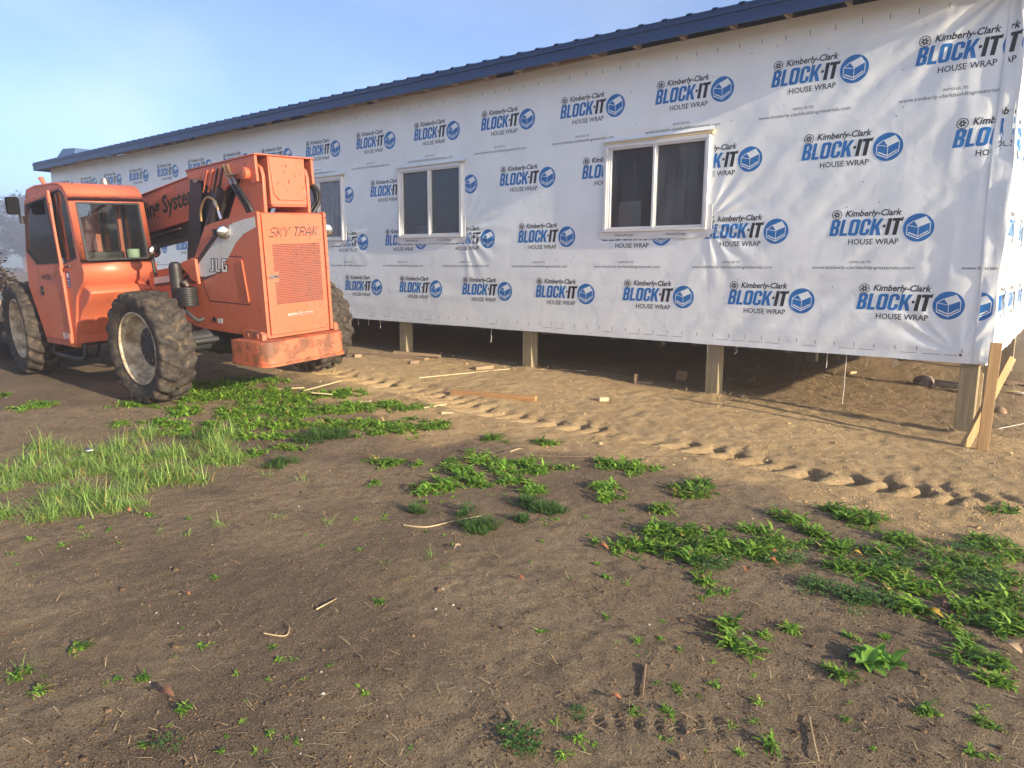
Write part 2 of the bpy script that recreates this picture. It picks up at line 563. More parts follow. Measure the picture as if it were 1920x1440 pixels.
TRACK = np.array([gp(*q)[:2] for q in ((590, 690), (640, 700), (700, 712), (760, 725), (830, 745), (900, 765), (980, 780), (1060, 793), (1130, 803),
                                      (1200, 813), (1310, 833), (1420, 858), (1530, 885), (1650, 903), (1740, 920), (1860, 938), (1990, 955))])
_ts = np.concatenate([[0], np.cumsum(np.hypot(*np.diff(TRACK, axis=0).T))])
_s = np.linspace(0, _ts[-1], 400)
TRK = np.stack([np.interp(_s, _ts, TRACK[:, 0]), np.interp(_s, _ts, TRACK[:, 1])], 1)
SAND_X = np.array([-60, -16, -12, -9.5, -7.6, -5.15, -4.1, -2.8, -1.3, -0.16, 3])
SAND_Y = np.array([-1.0, -1.5, -2.2, -2.9, -3.2, -3.64, -3.75, -3.5, -3.57, -3.2, -2.6])


def track_offset(x, y):
    """(along, across, distance) to the tyre track"""
    P = np.stack([x, y], -1).reshape(-1, 2)
    al = np.zeros(len(P)); ac = np.full(len(P), 9.0)
    sel = np.where((P[:, 1] > -3.6) & (P[:, 1] < -0.9) & (P[:, 0] > -10) & (P[:, 0] < 1.5))[0]
    for a in range(0, len(sel), 20000):
        b = sel[a:a + 20000]
        D = np.hypot(P[b, None, 0] - TRK[None, :, 0], P[b, None, 1] - TRK[None, :, 1])
        i = D.argmin(1); al[b] = _s[i]
        j = np.clip(i, 1, len(TRK) - 2); tg = TRK[j + 1] - TRK[j - 1]
        ac[b] = np.sign(tg[:, 0] * (P[b, 1] - TRK[i, 1]) - tg[:, 1] * (P[b, 0] - TRK[i, 0])) * D[np.arange(len(b)), i]
    return al.reshape(x.shape), ac.reshape(x.shape)


def gdetail(x, y):
    sand = sandmask(x, y)
    z = 0.018 * fbm(x, y, 1.1, 2) + 0.004 * fbm(x + 9, y + 3, 0.20, 3, 0.7)
    z = z + 0.006 * fbm(x + 5, y, 0.055, 2, 0.7)
    for q in (-0.775, -3.49, -6.395, -9.09): z = z + 0.035 * np.exp(-((x - q) ** 2 + (y - 0.08) ** 2) / 0.03)
    # rough loose fill along the house
    z = z + sand * 0.016 * fbm(x + 31, y + 7, 0.13, 2)
    al, ac = track_offset(x, y)
    inside = smooth(0.40, 0.32, np.abs(ac))
    ph = al / 0.235 + np.abs(ac) * 1.5 + 0.10 * np.sign(ac)
    wob = fbm(al, ac * 0.5, 0.45, 3) * 0.45
    lug = np.sin(2 * math.pi * (ph + wob))
    amp = np.where(ac < 0.06, 1.0, 0.55) * np.clip(0.75 + 1.5 * fbm(al + 3, ac, 0.5, 3), 0.15, 1.2)
    pit = -0.058 * smooth(-0.15, 0.75, lug) * amp * smooth(0.27, 0.15, np.abs(ac + 0.09))
    ridge = 0.010 * smooth(-0.2, -0.9, lug) * amp * smooth(0.33, 0.2, np.abs(ac + 0.06))
    lug2 = np.sin(2 * math.pi * (al / 0.235 - np.abs(ac - 0.3) * 1.3 + 0.5 + wob))
    pit = pit - 0.034 * smooth(0.1, 0.85, lug2) * np.clip(0.45 + 1.6 * fbm(al + 31, ac, 0.7, 3), 0, 1) * smooth(0.15, 0.07, np.abs(ac - 0.22))
    z = z + inside * (pit + ridge - 0.008) + 0.014 * smooth(0.08, 0.0, np.abs(np.abs(ac) - 0.36))
    # a short faint print in the near dirt
    p0 = np.array([-1.02, -6.35])
    u = (x - p0[0]) * 0.8 + (y - p0[1]) * 0.6; w = -(x - p0[0]) * 0.6 + (y - p0[1]) * 0.8
    z = z - 0.012 * smooth(0.0, 0.8, np.sin(u * 90)) * smooth(0.30, 0.22, np.abs(u)) * smooth(0.07, 0.03, np.abs(w))
    return z


def sandmask(x, y):
    yb = np.interp(x, SAND_X, SAND_Y)
    n = fbm(x, y, 0.8, 4, 0.6)
    return smooth(-0.45, 0.45, y - yb + n * 1.1)


def build_ground():
    def axis(lo, hi, step, far_lo, far_hi, g=1.16):
        a = list(np.arange(lo, hi, step)); s = step; q = a[-1]
        while q < far_hi: s *= g; q += s; a.append(q)
        s = step; q = a[0]; pre = []
        while q > far_lo: s *= g; q -= s; pre.append(q)
        return np.array(pre[::-1] + a)
    xs = axis(-8.4, 0.75, 0.019, -340, 340); ys = axis(-8.1, 1.2, 0.019, -340, 340)
    X, Y = np.meshgrid(xs, ys, indexing='ij')
    near = smooth(40, 15, np.hypot(X, Y + 8))
    Z = gbase(X, Y) + gdetail(X, Y) * near
    # sagging heaps of loose soil under the house
    Z = Z + smooth(0.3, 1.2, Y) * 0.05 * fbm(X, Y, 0.6, 3) * near
    nx, ny = X.shape
    co = np.stack([X, Y, Z], -1).reshape(-1, 3).astype(np.float32)
    idx = np.arange(nx * ny).reshape(nx, ny)
    q = np.stack([idx[:-1, :-1], idx[1:, :-1], idx[1:, 1:], idx[:-1, 1:]], -1).reshape(-1, 4).astype(np.int32)
    me = bpy.data.meshes.new('ground')
    me.vertices.add(len(co)); me.vertices.foreach_set('co', co.ravel())
    me.loops.add(q.size); me.loops.foreach_set('vertex_index', q.ravel())
    me.polygons.add(len(q)); me.polygons.foreach_set('loop_start', np.arange(0, q.size, 4, dtype=np.int32))
    me.update(calc_edges=True)
    me.polygons.foreach_set('use_smooth', np.ones(len(q), dtype=bool))
    x, y = co[:, 0].astype(float), co[:, 1].astype(float)
    n = fbm(x + 50, y, 0.5, 3)
    sand = sandmask(x, y) * smooth(-11.5, -7.5, x) + 0.38 * sandmask(x, y - 0.6) * smooth(-7.5, -11.5, x)
    soil = smooth(-0.05, 0.55, y + 0.5 * n) * 0.85
    wet = smooth(0.02, 0.55, fbm(x + 11, y - 4, 1.3, 4, 0.6) + 0.12) * (1 - sand)
    for nm, a in (('sand', sand), ('soil', soil), ('wet', wet)):
        at = me.attributes.new(nm, 'FLOAT', 'POINT'); at.data.foreach_set('value', np.clip(a, 0, 1).astype(np.float32))
    me.materials.append(MATS['ground_dirt'])
    o = link_mesh('ground', me); o['kind'] = 'structure'
    o['label'] = 'bare brown dirt yard with a sand strip along the house'
    return o


ground = build_ground()


def gz(x, y):
    x = np.atleast_1d(np.asarray(x, float)); y = np.atleast_1d(np.asarray(y, float))
    return float((gbase(x, y) + gdetail(x, y))[0])


# ------------------------------------------------------------------ house
XL, XR = -23.65, -0.64
ZB, ZT = 0.652, 4.30
DEPTH = 9.0
OVER = 0.40
WINS = [(-11.95, -10.51), (-9.06, -7.63), (-5.075, -3.63)]
WZ0, WZ1 = 2.055, 3.170
house = tag(empty('house', (XL, 0, 0)), 'long raised house wrapped in white printed sheeting under a blue metal roof', 'house')
H0 = Vector((-XL, 0, 0))


def hp(o):
    """parts are modelled in place; the house empty stands at the far corner"""
    o.location = H0; o.parent = house
    return o


def wrap_disp(X, Z):
    """how far the sheet bellies out from the wall (metres, towards the yard)"""
    X = np.asarray(X, float); Z = np.asarray(Z, float)
    d = 0.012 * fbm(X * 0.55, Z, 0.9, 3)
    near = smooth(-7.0, -1.2, X)
    # slack diagonals towards the corner
    u = X * 0.72 + Z * 0.69; w = -X * 0.69 + Z * 0.72
    d = d + near * 0.014 * fbm(u * 0.28, w, 0.22, 2)
    # fan of creases out of the stapled bottom corner and out of the top corner
    for cx, cz, r, a in ((-0.86, 0.72, 1.25, 0.007), (-0.70, 4.25, 1.8, 0.012)):
        dx, dz = X - cx, Z - cz; rr = np.hypot(dx, dz) + 1e-3; th = np.arctan2(dz, dx)
        d = d + a * np.sin(th * 15 + 2 * np.sin(th * 5)) * smooth(r, 0.1, rr) * smooth(0.0, 0.25, rr)
    # vertical slack next to the corner
    d = d + smooth(-1.7, -0.75, X) * 0.022 * fbm(X, Z * 0.16, 0.17, 2)
    # creases above and beside the windows
    for x0, x1 in WINS:
        cx = (x0 + x1) / 2
        d = d + 0.010 * smooth(0.28, 0.0, np.abs(Z - WZ1 - 0.12)) * smooth(0.9, 0.3, np.abs(X - cx)) * np.sin(Z * 30 + X * 2.5)
        rr = np.hypot(X - x1, Z - (WZ0 + 0.1)); th = np.arctan2(Z - WZ0 - 0.1, X - x1)
        d = d + 0.008 * np.sin(th * 17) * smooth(1.0, 0.1, rr) * smooth(x1 - 0.02, x1 + 0.05, X)
    # horizontal ripples of the lower sheet
    d = d + 0.006 * fbm(X * 0.08, Z, 0.16, 2) * smooth(2.2, 1.4, Z)
    # flattened by the windows and at the nailed edges
    for x0, x1 in WINS:
        box = np.maximum(np.maximum(x0 - X, X - x1), np.maximum(WZ0 - Z, Z - WZ1))
        d = d * smooth(-0.02, 0.16, box)
    return d * smooth(ZB - 0.02, ZB + 0.12, Z) + 0.012


def poly_letter(*loops):
    v_, f, _ = fill2d(loops)
    return v_, f


def print_template():
    """one printed sign of the wrap: list of (verts, faces, material)"""
    out = []
    # BLOCK-IT, heavy condensed letters on a unit height
    def slot(x0, x1, y0, y1, r): return rrect(x0, y0, x1, y1, r, 3)
    L = []
    x = 0.0
    B = [(0, 0), (0.34, 0), (0.46, 0.09), (0.46, 0.42), (0.39, 0.51), (0.45, 0.60), (0.45, 0.91), (0.34, 1), (0, 1)]
    L.append(('b', x, [B, rrect(0.17, 0.15, 0.28, 0.43, 0.04, 2), rrect(0.17, 0.60, 0.27, 0.86, 0.04, 2)])); x += 0.52
    L.append(('b', x, [[(0, 0), (0.40, 0), (0.40, 0.16), (0.18, 0.16), (0.18, 1), (0, 1)]])); x += 0.45
    L.append(('b', x, [slot(0, 0.50, 0, 1, 0.14), slot(0.18, 0.32, 0.16, 0.84, 0.06)])); x += 0.56
    C = [(0.49, 0.38), (0.49, 0.13), (0.36, 0), (0.13, 0), (0, 0.13), (0, 0.87), (0.13, 1), (0.36, 1), (0.49, 0.87), (0.49, 0.63),
         (0.31, 0.63), (0.31, 0.82), (0.27, 0.85), (0.22, 0.85), (0.18, 0.82), (0.18, 0.18), (0.22, 0.15), (0.27, 0.15), (0.31, 0.18), (0.31, 0.38)]
    L.append(('b', x, [C])); x += 0.54
    K = [(0, 0), (0.18, 0), (0.18, 0.32), (0.23, 0.40), (0.36, 0), (0.56, 0), (0.36, 0.57), (0.54, 1), (0.35, 1), (0.18, 0.58), (0.18, 1), (0, 1)]
    L.append(('b', x, [K])); x += 0.57
    L.append(('k', x, [[(0, 0.46), (0.13, 0.46), (0.13, 0.62), (0, 0.62)]])); x += 0.18
    L.append(('k', x, [[(0, 0), (0.19, 0), (0.19, 1), (0, 1)]])); x += 0.22
    L.append(('k', x, [[(0.15, 0), (0.35, 0), (0.35, 0.83), (0.50, 0.83), (0.50, 1), (0, 1), (0, 0.83), (0.15, 0.83)]])); x += 0.50
    wid = x
    for c, ox, loops in L:
        vv, ff = poly_letter(*loops)
        vv = [(-0.50 + ((ox + p[0]) + 0.13 * (p[1] - 0.5)) / wid * 0.695 + 0.010, (p[1] - 0.5) * 0.172) for p in vv]
        out.append((vv, ff, 'print_blue' if c == 'b' else 'print_black'))
    def put(t, cx, cy, m):
        vv, ff = t
        out.append(([(a + cx, b + cy) for a, b in vv], ff, m))
    put(fit_text('Kimberly-Clark', 0.545, 0.088, bold=0.022, shear=0.22), -0.075, 0.138, 'print_black')
    put(fit_text('HOUSE WRAP', 0.49, 0.060, bold=0.010), -0.055, -0.152, 'print_black')
    put((lambda q: (q[0], q[1]))(poly_letter(ngon(0, 0, 0.007, 8))), 0.215, 0.088, 'print_black')
    # ring mark with a six-armed star
    put(poly_letter(ngon(0, 0, 0.052, 28), ngon(0, 0, 0.044, 28)), -0.435, 0.138, 'print_black')
    for kk in range(6):
        a = R(60 * kk + 10); c, s = math.cos(a), math.sin(a)
        tri = [(0.008, -0.006), (0.036, -0.011), (0.030, 0.0), (0.036, 0.011), (0.008, 0.006)]
        put(poly_letter([(p * c - q * s, p * s + q * c) for p, q in tri]), -0.435, 0.138, 'print_black')
    # blue disc with the box house drawn in white lines
    gx, gy, gr = 0.362, -0.018, 0.142
    put(poly_letter(ngon(0, 0, gr, 40)), gx, gy, 'print_blue')
    def line(p, q, w):
        p, q = np.array(p), np.array(q); d = (q - p) / np.hypot(*(q - p)); n_ = np.array([-d[1], d[0]]) * w / 2
        return [tuple(a) for a in (p - n_, q - n_, q + n_, p + n_)]
    W_ = 'wrap_white'
    A = dict(a=(-0.105, 0.025), b=(-0.105, -0.065), c=(0.0, -0.112), d=(0.105, -0.050), e=(0.105, 0.050), f=(0.0, 0.004), g=(-0.045, 0.070), h=(0.062, 0.112))
    put(poly_letter([A['f'], A['g'], A['h'], A['e']]), gx, gy, 'z_white')
    for p, q, w in (('a', 'b', .007), ('b', 'c', .009), ('c', 'd', .009), ('d', 'e', .007), ('f', 'c', .006), ('a', 'f', .006), ('a', 'g', .007)):
        put(poly_letter(line(A[p], A[q], w)), gx, gy, 'z_white')
    put(poly_letter([(-0.092, -0.040), (-0.004, -0.080), (-0.004, -0.092), (-0.092, -0.052)]), gx, gy, 'z_white')
    put(poly_letter([(0.092, -0.028), (0.004, -0.080), (0.004, -0.092), (0.092, -0.040)]), gx, gy, 'z_white')
    return out


def url_template():
    a = fit_text('www.kimberly-clarkbuildingmaterials.com', 0.98, 0.046, bold=0.002)
    b = fit_text('IAPMO ER 795', 0.215, 0.026)
    return [([(p, q) for p, q in a[0]], a[1], 'print_grey'), ([(p + 0.0, q + 0.062) for p, q in b[0]], b[1], 'print_grey')]


def soften(parts, step=0.022):
    """cut a printed template along a grid so that it can follow the creases of the sheet"""
    bm = bmesh.new(); names = []
    for vv, ff, m in parts:
        if m not in names: names.append(m)
        lift = 0.0006 if m == 'z_white' else 0.0
        vs = [bm.verts.new((a, lift, b)) for a, b in vv]
        for f in ff:
            try: bm.faces.new([vs[i] for i in f]).material_index = names.index(m)
            except ValueError: pass
    xs = [v_.co.x for v_ in bm.verts]; zs = [v_.co.z for v_ in bm.verts]
    for ax, lo, hi in ((0, min(xs), max(xs)), (2, min(zs), max(zs))):
        p = math.floor(lo / step) * step
        while p < hi:
            no = [0, 0, 0]; no[ax] = 1; co = [0, 0, 0]; co[ax] = p
            bmesh.ops.bisect_plane(bm, geom=bm.verts[:] + bm.edges[:] + bm.faces[:], plane_co=co, plane_no=no)
            p += step
    return bm, names


LOGO, LOGO_M = soften(print_template())
URL, URL_M = soften(url_template())
LOGO_F, URL_F = soften(print_template(), 0.07)[0], soften(url_template(), 0.07)[0]


def stamp(mb, bm0, names, X0, Z0, keep=None, cut=(), place=None):
    """copy a printed sign onto the sheet, trimmed to keep=(x0,x1) and away from the cut rectangles"""
    bm = bm0.copy()
    for v_ in bm.verts: v_.co.x += X0; v_.co.z += Z0
    def allg(): return bm.verts[:] + bm.edges[:] + bm.faces[:]
    if keep:
        for x, n_ in ((keep[0], (-1, 0, 0)), (keep[1], (1, 0, 0))):
            bmesh.ops.bisect_plane(bm, geom=allg(), plane_co=(x, 0, 0), plane_no=n_, clear_outer=True)
    for x0, x1, z0, z1 in cut:
        if not bm.verts: break
        xa = min(v_.co.x for v_ in bm.verts); xb = max(v_.co.x for v_ in bm.verts)
        za = min(v_.co.z for v_ in bm.verts); zb = max(v_.co.z for v_ in bm.verts)
        if xb < x0 or xa > x1 or zb < z0 or za > z1: continue
        for co, n_ in (((x0, 0, 0), (1, 0, 0)), ((x1, 0, 0), (1, 0, 0)), ((0, 0, z0), (0, 0, 1)), ((0, 0, z1), (0, 0, 1))):
            bmesh.ops.bisect_plane(bm, geom=allg(), plane_co=co, plane_no=n_)
        kill = [f for f in bm.faces if x0 < f.calc_center_median().x < x1 and z0 < f.calc_center_median().z < z1]
        bmesh.ops.delete(bm, geom=kill, context='FACES')
    if bm.verts:
        bm.verts.index_update()
        co = np.array([v_.co[:] for v_ in bm.verts])
        pts = place(co[:, 0], co[:, 1], co[:, 2])
        for mi, nm in enumerate(names):
            fs = [tuple(v_.index for v_ in f.verts) for f in bm.faces if f.material_index == mi]
            if fs:
                used = sorted({i for f in fs for i in f}); mp = {i: j for j, i in enumerate(used)}
                mb.add([pts[i] for i in used], [tuple(mp[i] for i in f) for f in fs], 'wrap_white' if nm == 'z_white' else nm)
    bm.free()


def front_place(off):
    def f(x, l, z):
        y = -wrap_disp(x, z) - off - l
        return list(zip(x, y, z))
    return f


def build_front_wrap():
    mb = MB()
    br = sorted({XL, XR} | {w for q in WINS for w in q})
    xs = []
    for a, b in zip(br[:-1], br[1:]):
        st = 0.020 if a > -5.2 else (0.028 if a > -9.2 else 0.09)
        n_ = max(1, int(round((b - a) / st))); xs += list(np.linspace(a, b, n_, endpoint=False))
    xs = np.array(xs + [XR])
    zs = np.concatenate([np.linspace(ZB, WZ0, 64, endpoint=False), np.linspace(WZ0, WZ1, 50, endpoint=False), np.linspace(WZ1, ZT, 50)])
    X, Z = np.meshgrid(xs, zs, indexing='ij')
    Y = -wrap_disp(X, Z)
    # lower edge hangs a little uneven
    Zd = Z + np.where(Z < ZB + 0.01, 0.006 * fbm(X, X * 0, 0.4, 2), 0)
    nx, nz = X.shape
    idx = np.arange(nx * nz).reshape(nx, nz)
    fs = []
    for i in range(nx - 1):
        xm = (xs[i] + xs[i + 1]) / 2
        inx = any(a < xm < b for a, b in WINS)
        for j in range(nz - 1):
            if inx and WZ0 < (zs[j] + zs[j + 1]) / 2 < WZ1: continue
            fs.append((idx[i, j], idx[i + 1, j], idx[i + 1, j + 1], idx[i, j + 1]))
    mb.add(np.stack([X, Y, Zd], -1).reshape(-1, 3), fs, 'wrap_white')
    cuts = [(a - 0.045, b + 0.045, WZ0 - 0.095, WZ1 + 0.05) for a, b in WINS]
    pl = front_place(0.0019)
    keep = (XL, -0.715)
    for z, x0, dx in ((1.245, -1.37, 1.445), (2.03, -0.262, 1.445), (2.86, -0.615, 1.445), (3.685, -1.01, 1.437)):
        kk = 0
        while x0 - dx * kk > XL + 0.4:
            stamp(mb, LOGO if x0 - dx * kk > -7 else LOGO_F, LOGO_M, x0 - dx * kk, z + (0.004 * kk if z > 3.5 and kk > 8 else 0), keep, cuts, pl); kk += 1
    for z, x0, dx in ((1.600, -0.44, 1.43), (3.275, -1.14, 1.44)):
        kk = 0
        while x0 - dx * kk > XL + 0.5:
            if not (z > 3.2 and kk > 11): stamp(mb, URL if x0 - dx * kk > -7 else URL_F, URL_M, x0 - dx * kk, z, keep, cuts, pl)
            kk += 1
    # staple and chalk ticks along the lower and upper nailing lines
    def tick(x, z, w, h_, m='print_grey'):
        xx = np.array([x - w / 2, x + w / 2, x + w / 2, x - w / 2]); zz = np.array([z - h_ / 2, z - h_ / 2, z + h_ / 2, z + h_ / 2])
        mb.add(list(zip(xx, -wrap_disp(xx, zz) - 0.0018, zz)), [(0, 1, 2, 3)], m)
    x = -0.85
    while x > -12:
        tick(x, 0.775 + random.uniform(-.004, .004), 0.006, 0.045)
        if random.random() < 0.45: tick(x - 0.07, 0.725, 0.16, 0.004)
        x -= 0.203
    x = -1.0
    while x > -12:
        if random.random() < 0.85: tick(x, 4.12 + random.uniform(-.01, .01), 0.006, 0.055)
        x -= 0.26
    for _ in range(60): tick(random.uniform(-12, -1), random.uniform(0.9, 4.1), 0.011, 0.011)
    tick(-0.86, 0.735, 0.022, 0.022, 'print_black')
    o = mb.build('house_wrap', smooth_deg=60)
    for p in o.data.polygons: p.use_smooth = True
    o['label'] = 'white house wrap sheet printed in blue and black on the long wall'
    return hp(o)


build_front_wrap()


def side_disp(Y, Z):
    d = 0.02 * fbm(Y, Z * 0.5, 0.5, 3) + smooth(1.3, 0.0, Y) * 0.05 * fbm(Y, Z * 0.35, 0.22, 3)
    return d + 0.02


def build_side_wrap():
    mb = MB()
    ys = np.concatenate([np.linspace(0, 1.6, 46, endpoint=False), np.linspace(1.6, DEPTH, 60)]); zs = np.linspace(ZB, 4.6, 80)
    Yg, Zg = np.meshgrid(ys, zs, indexing='ij')
    Xg = XR + side_disp(Yg, Zg) * smooth(0.0, 0.15, Yg)
    Ygd = Yg - (1 - smooth(0, 0.1, Yg)) * 0.012
    Zd = Zg + np.where(Zg < ZB + 0.01, 0.02 * fbm(Yg, Yg * 0, 0.5, 2), 0)
    n1, n2 = Yg.shape; idx = np.arange(n1 * n2).reshape(n1, n2)
    fs = [(idx[i, j], idx[i + 1, j], idx[i + 1, j + 1], idx[i, j + 1]) for i in range(n1 - 1) for j in range(n2 - 1)]
    mb.add(np.stack([Xg, Ygd, Zd], -1).reshape(-1, 3), fs, 'wrap_white')
    # gable above
    mb.add([(XR + .02, 0, 4.6), (XR + .02, DEPTH, 4.6), (XR + .02, DEPTH / 2, 5.55)], [(0, 1, 2)], 'wrap_white')
    def pl(x, l, z):
        return list(zip(XR + side_disp(x, z) * smooth(0.0, 0.15, x) + 0.006 + l, x, z))
    for z, y0 in ((1.245, 0.75), (2.03, 1.05), (2.86, 0.35), (3.685, 0.1)):
        for kk in range(6): stamp(mb, LOGO, LOGO_M, y0 + 1.445 * kk, z, (0.16, DEPTH), (), pl)
    for z, y0 in ((1.6, 0.9), (3.275, 0.5)):
        for kk in range(6): stamp(mb, URL, URL_M, y0 + 1.44 * kk, z, (0.16, DEPTH), (), pl)
    o = mb.build('side_wrap', smooth_deg=60)
    for p in o.data.polygons: p.use_smooth = True
    o['label'] = 'sunlit printed wrap on the short end wall'
    return hp(o)


build_side_wrap()


def flap_disp(x, z):
    t = smooth(-0.80, -0.60, x)
    return wrap_disp(x, z) + 0.008 + 0.016 * t * (0.2 + fbm(x * 0.8 + 4, z, 0.42, 3) * 1.8) + 0.010 * fbm(x * 3 + 7, z * 0.7, 0.25, 2)


def build_corner_flap():
    """the loose end of the second sheet, folded round the corner over the first"""
    mb = MB()
    zs = np.linspace(0.668, 4.28, 150); us = np.linspace(0, 1, 22)
    U, Z = np.meshgrid(us, zs, indexing='ij')
    left = -0.775 + 0.035 * fbm(Z, Z * 0, 1.2, 2) + 0.035 * smooth(2.6, 0.7, Z)
    right = -0.605 + 0.03 * fbm(Z + 9, Z * 0, 0.55, 2)
    X = left + (right - left) * U
    Y = -flap_disp(X, Z)
    Y = np.where(U < 0.03, -wrap_disp(X, Z) - 0.003, Y)
    n1, n2 = X.shape; idx = np.arange(n1 * n2).reshape(n1, n2)
    fs = [(idx[i, j], idx[i + 1, j], idx[i + 1, j + 1], idx[i, j + 1]) for i in range(n1 - 1) for j in range(n2 - 1)]
    mb.add(np.stack([X, Y, Z], -1).reshape(-1, 3), fs, 'wrap_white')
    # return face of the fold onto the end wall
    right = right[-1]
    Xr = np.stack([right, right + 0.012, right + 0.0, XR + 0.03 + 0 * right]); Yr = np.stack([Y[-1], Y[-1] + 0.03, Y[-1] * 0 + 0.06, Y[-1] * 0 + 0.16])
    Zr = np.stack([zs] * 4); idx = np.arange(Xr.size).reshape(Xr.shape)
    mb.add(np.stack([Xr, Yr, Zr], -1).reshape(-1, 3),
           [(idx[i, j], idx[i + 1, j], idx[i + 1, j + 1], idx[i, j + 1]) for i in range(3) for j in range(n2 - 1)], 'wrap_white')
    def pl(x, l, z): return list(zip(x, -flap_disp(x, z) - 0.003 - l, z))
    for bm0, nm, x0, z in ((LOGO, LOGO_M, -1.115, 1.245), (URL, URL_M, -1.0, 1.600), (LOGO, LOGO_M, -0.52, 2.93), (LOGO, LOGO_M, -0.86, 3.69)):
        stamp(mb, bm0, nm, x0, z, (-0.735, -0.63), (), pl)
    o = mb.build('corner_flap', smooth_deg=60)
    for p in o.data.polygons: p.use_smooth = True
    return hp(o)


build_corner_flap()

# the rest of the shell: floor frame, far walls, ceiling, room behind the windows
m = MB()
m.box((XL + .02, 0.03, 0.668), (XR - .03, DEPTH, 0.94), 'ply_grey')
for xx in np.arange(XL + .6, XR - .3, 1.2): m.box((xx, 0.2, 0.60), (xx + 0.04, DEPTH - .2, 0.667), 'ply_grey')
hp(m.build('floor_frame', smooth_deg=0))
m = MB()
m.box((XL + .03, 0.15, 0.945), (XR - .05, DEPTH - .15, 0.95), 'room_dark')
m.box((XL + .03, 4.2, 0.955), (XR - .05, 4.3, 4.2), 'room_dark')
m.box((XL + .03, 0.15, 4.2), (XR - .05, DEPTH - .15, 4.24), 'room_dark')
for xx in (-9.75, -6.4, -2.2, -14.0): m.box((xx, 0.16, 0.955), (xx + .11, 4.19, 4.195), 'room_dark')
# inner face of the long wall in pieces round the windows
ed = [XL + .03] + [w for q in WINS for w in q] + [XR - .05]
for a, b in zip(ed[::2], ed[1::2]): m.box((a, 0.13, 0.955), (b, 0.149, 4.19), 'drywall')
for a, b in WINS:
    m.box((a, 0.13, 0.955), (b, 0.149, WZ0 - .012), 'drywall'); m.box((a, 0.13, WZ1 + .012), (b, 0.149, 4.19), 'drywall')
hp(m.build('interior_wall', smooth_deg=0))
m = MB()
m.box((XL, 0.02, ZB), (XL + .025, DEPTH, 4.5), 'wrap_white'); m.box((XL, DEPTH + .002, ZB), (XR, DEPTH + .03, 4.5), 'wrap_white')
m.add([(XL + .01, 0, 4.5), (XL + .01, DEPTH, 4.5), (XL + .01, DEPTH / 2, 5.5)], [(0, 1, 2)], 'wrap_white')
m.box((XR - .045, 0.02, ZB), (XR - .02, DEPTH, 4.5), 'ply_grey')
hp(m.build('far_wall', smooth_deg=0))

# roof: ribbed blue metal, fascia, bare framing under the eave
RX0, RX1 = -23.72, 0.05
m = MB()
pitch = 0.235
def roofpt(x, t, dz=0.0): return (x, -OVER - 0.045 + t, 4.422 + pitch * t + dz)
tmax = DEPTH / 2 + OVER
n_rib = 0
xs = []
x = RX0
while x < RX1:
    xs += [(x, 0), (x + 0.07, 0), (x + 0.09, 0.017), (x + 0.135, 0.017), (x + 0.155, 0)]
    x += 0.305
vs = []; fs = []
for (x, dz) in xs:
    vs += [roofpt(x, -0.0, dz), roofpt(x, tmax, dz), roofpt(x, 0.0, dz - 0.012)]
for i in range(len(xs) - 1):
    fs += [(3 * i, 3 * i + 3, 3 * i + 4, 3 * i + 1), (3 * i, 3 * i + 2, 3 * i + 5, 3 * i + 3)]
m.add(vs, fs, 'roof_blue')
m.add([roofpt(RX0, tmax), roofpt(RX1, tmax), (RX1, 2 * DEPTH / 2 + OVER, 4.42), (RX0, DEPTH + OVER, 4.42)], [(0, 1, 2, 3)], 'roof_blue')
m.add([roofpt(RX0, 0, -.03), roofpt(RX1, 0, -.03), roofpt(RX1, tmax, -.03), roofpt(RX0, tmax, -.03)], [(0, 3, 2, 1)], 'soffit_wood')
rf = hp(m.build('roof', smooth_deg=0))
rf['label'] = 'ribbed blue metal roof'
m = MB()
m.box((RX0 + .01, -OVER - 0.022, 4.225), (RX1, -OVER, 4.395), 'fascia_blue')
m.box((RX0, -OVER - 0.040, 4.352), (RX1, -OVER - .0225, 4.414), 'fascia_blue')
m.box((RX0 + .005, -OVER - 0.030, 4.222), (RX1, -OVER - .0225, 4.245), 'fascia_blue')
m.box((RX0 - .012, -OVER - .022, 4.225), (RX0 + .008, 0.3, 4.40), 'fascia_blue')
hp(m.build('fascia', bevel=0.004))
# a second blue-roofed building far behind, its ridge just showing over the end of the long roof
shed = tag(empty('outbuilding', (-30.3, 4.6, 0.1)), 'pale outbuilding whose small blue ridge peeks over the far roof end', 'outbuilding')
m = MB()
P8 = [(-1.50, -1.6, 5.36), (.45, -1.6, 5.36), (-.69, -1.5, 5.86), (.45, -1.5, 5.78), (-1.5, 2.2, 5.36), (.45, 2.2, 5.36), (-.7, .4, 5.88), (.45, .4, 5.82)]
m.add(P8, [(0, 1, 3, 2), (2, 3, 7, 6), (0, 2, 6, 4), (4, 6, 7, 5), (1, 5, 7, 3), (0, 4, 5, 1)], 'roof_blue')
m.build('roof', shed, smooth_deg=0)
m = MB(); m.box((-1.35, -1.5, -.1), (.40, 2.1, 5.355), 'wrap_white'); m.build('wall', shed, smooth_deg=0)

m = MB()
x = RX0 + .1
rnd = random.Random(3)
while x < RX1 - 0.3:
    w_ = rnd.uniform(1.2, 2.6); x2 = min(x + w_, RX1 - .05)
    if rnd.random() < 0.8:
        m = MB(); m.box((x, -0.075, 4.292), (x2 - rnd.uniform(.06, .4), -0.020, 4.375), 'soffit_wood'); hp(m.build('soffit_board', smooth_deg=0))
    x = x2
for xx in np.arange(RX0 + .2, RX1, 0.61):
    m = MB(); m.box((xx, -OVER + .002, 4.27), (xx + .038, -0.08, 4.37), 'soffit_wood'); hp(m.build('rafter_tail', smooth_deg=0))

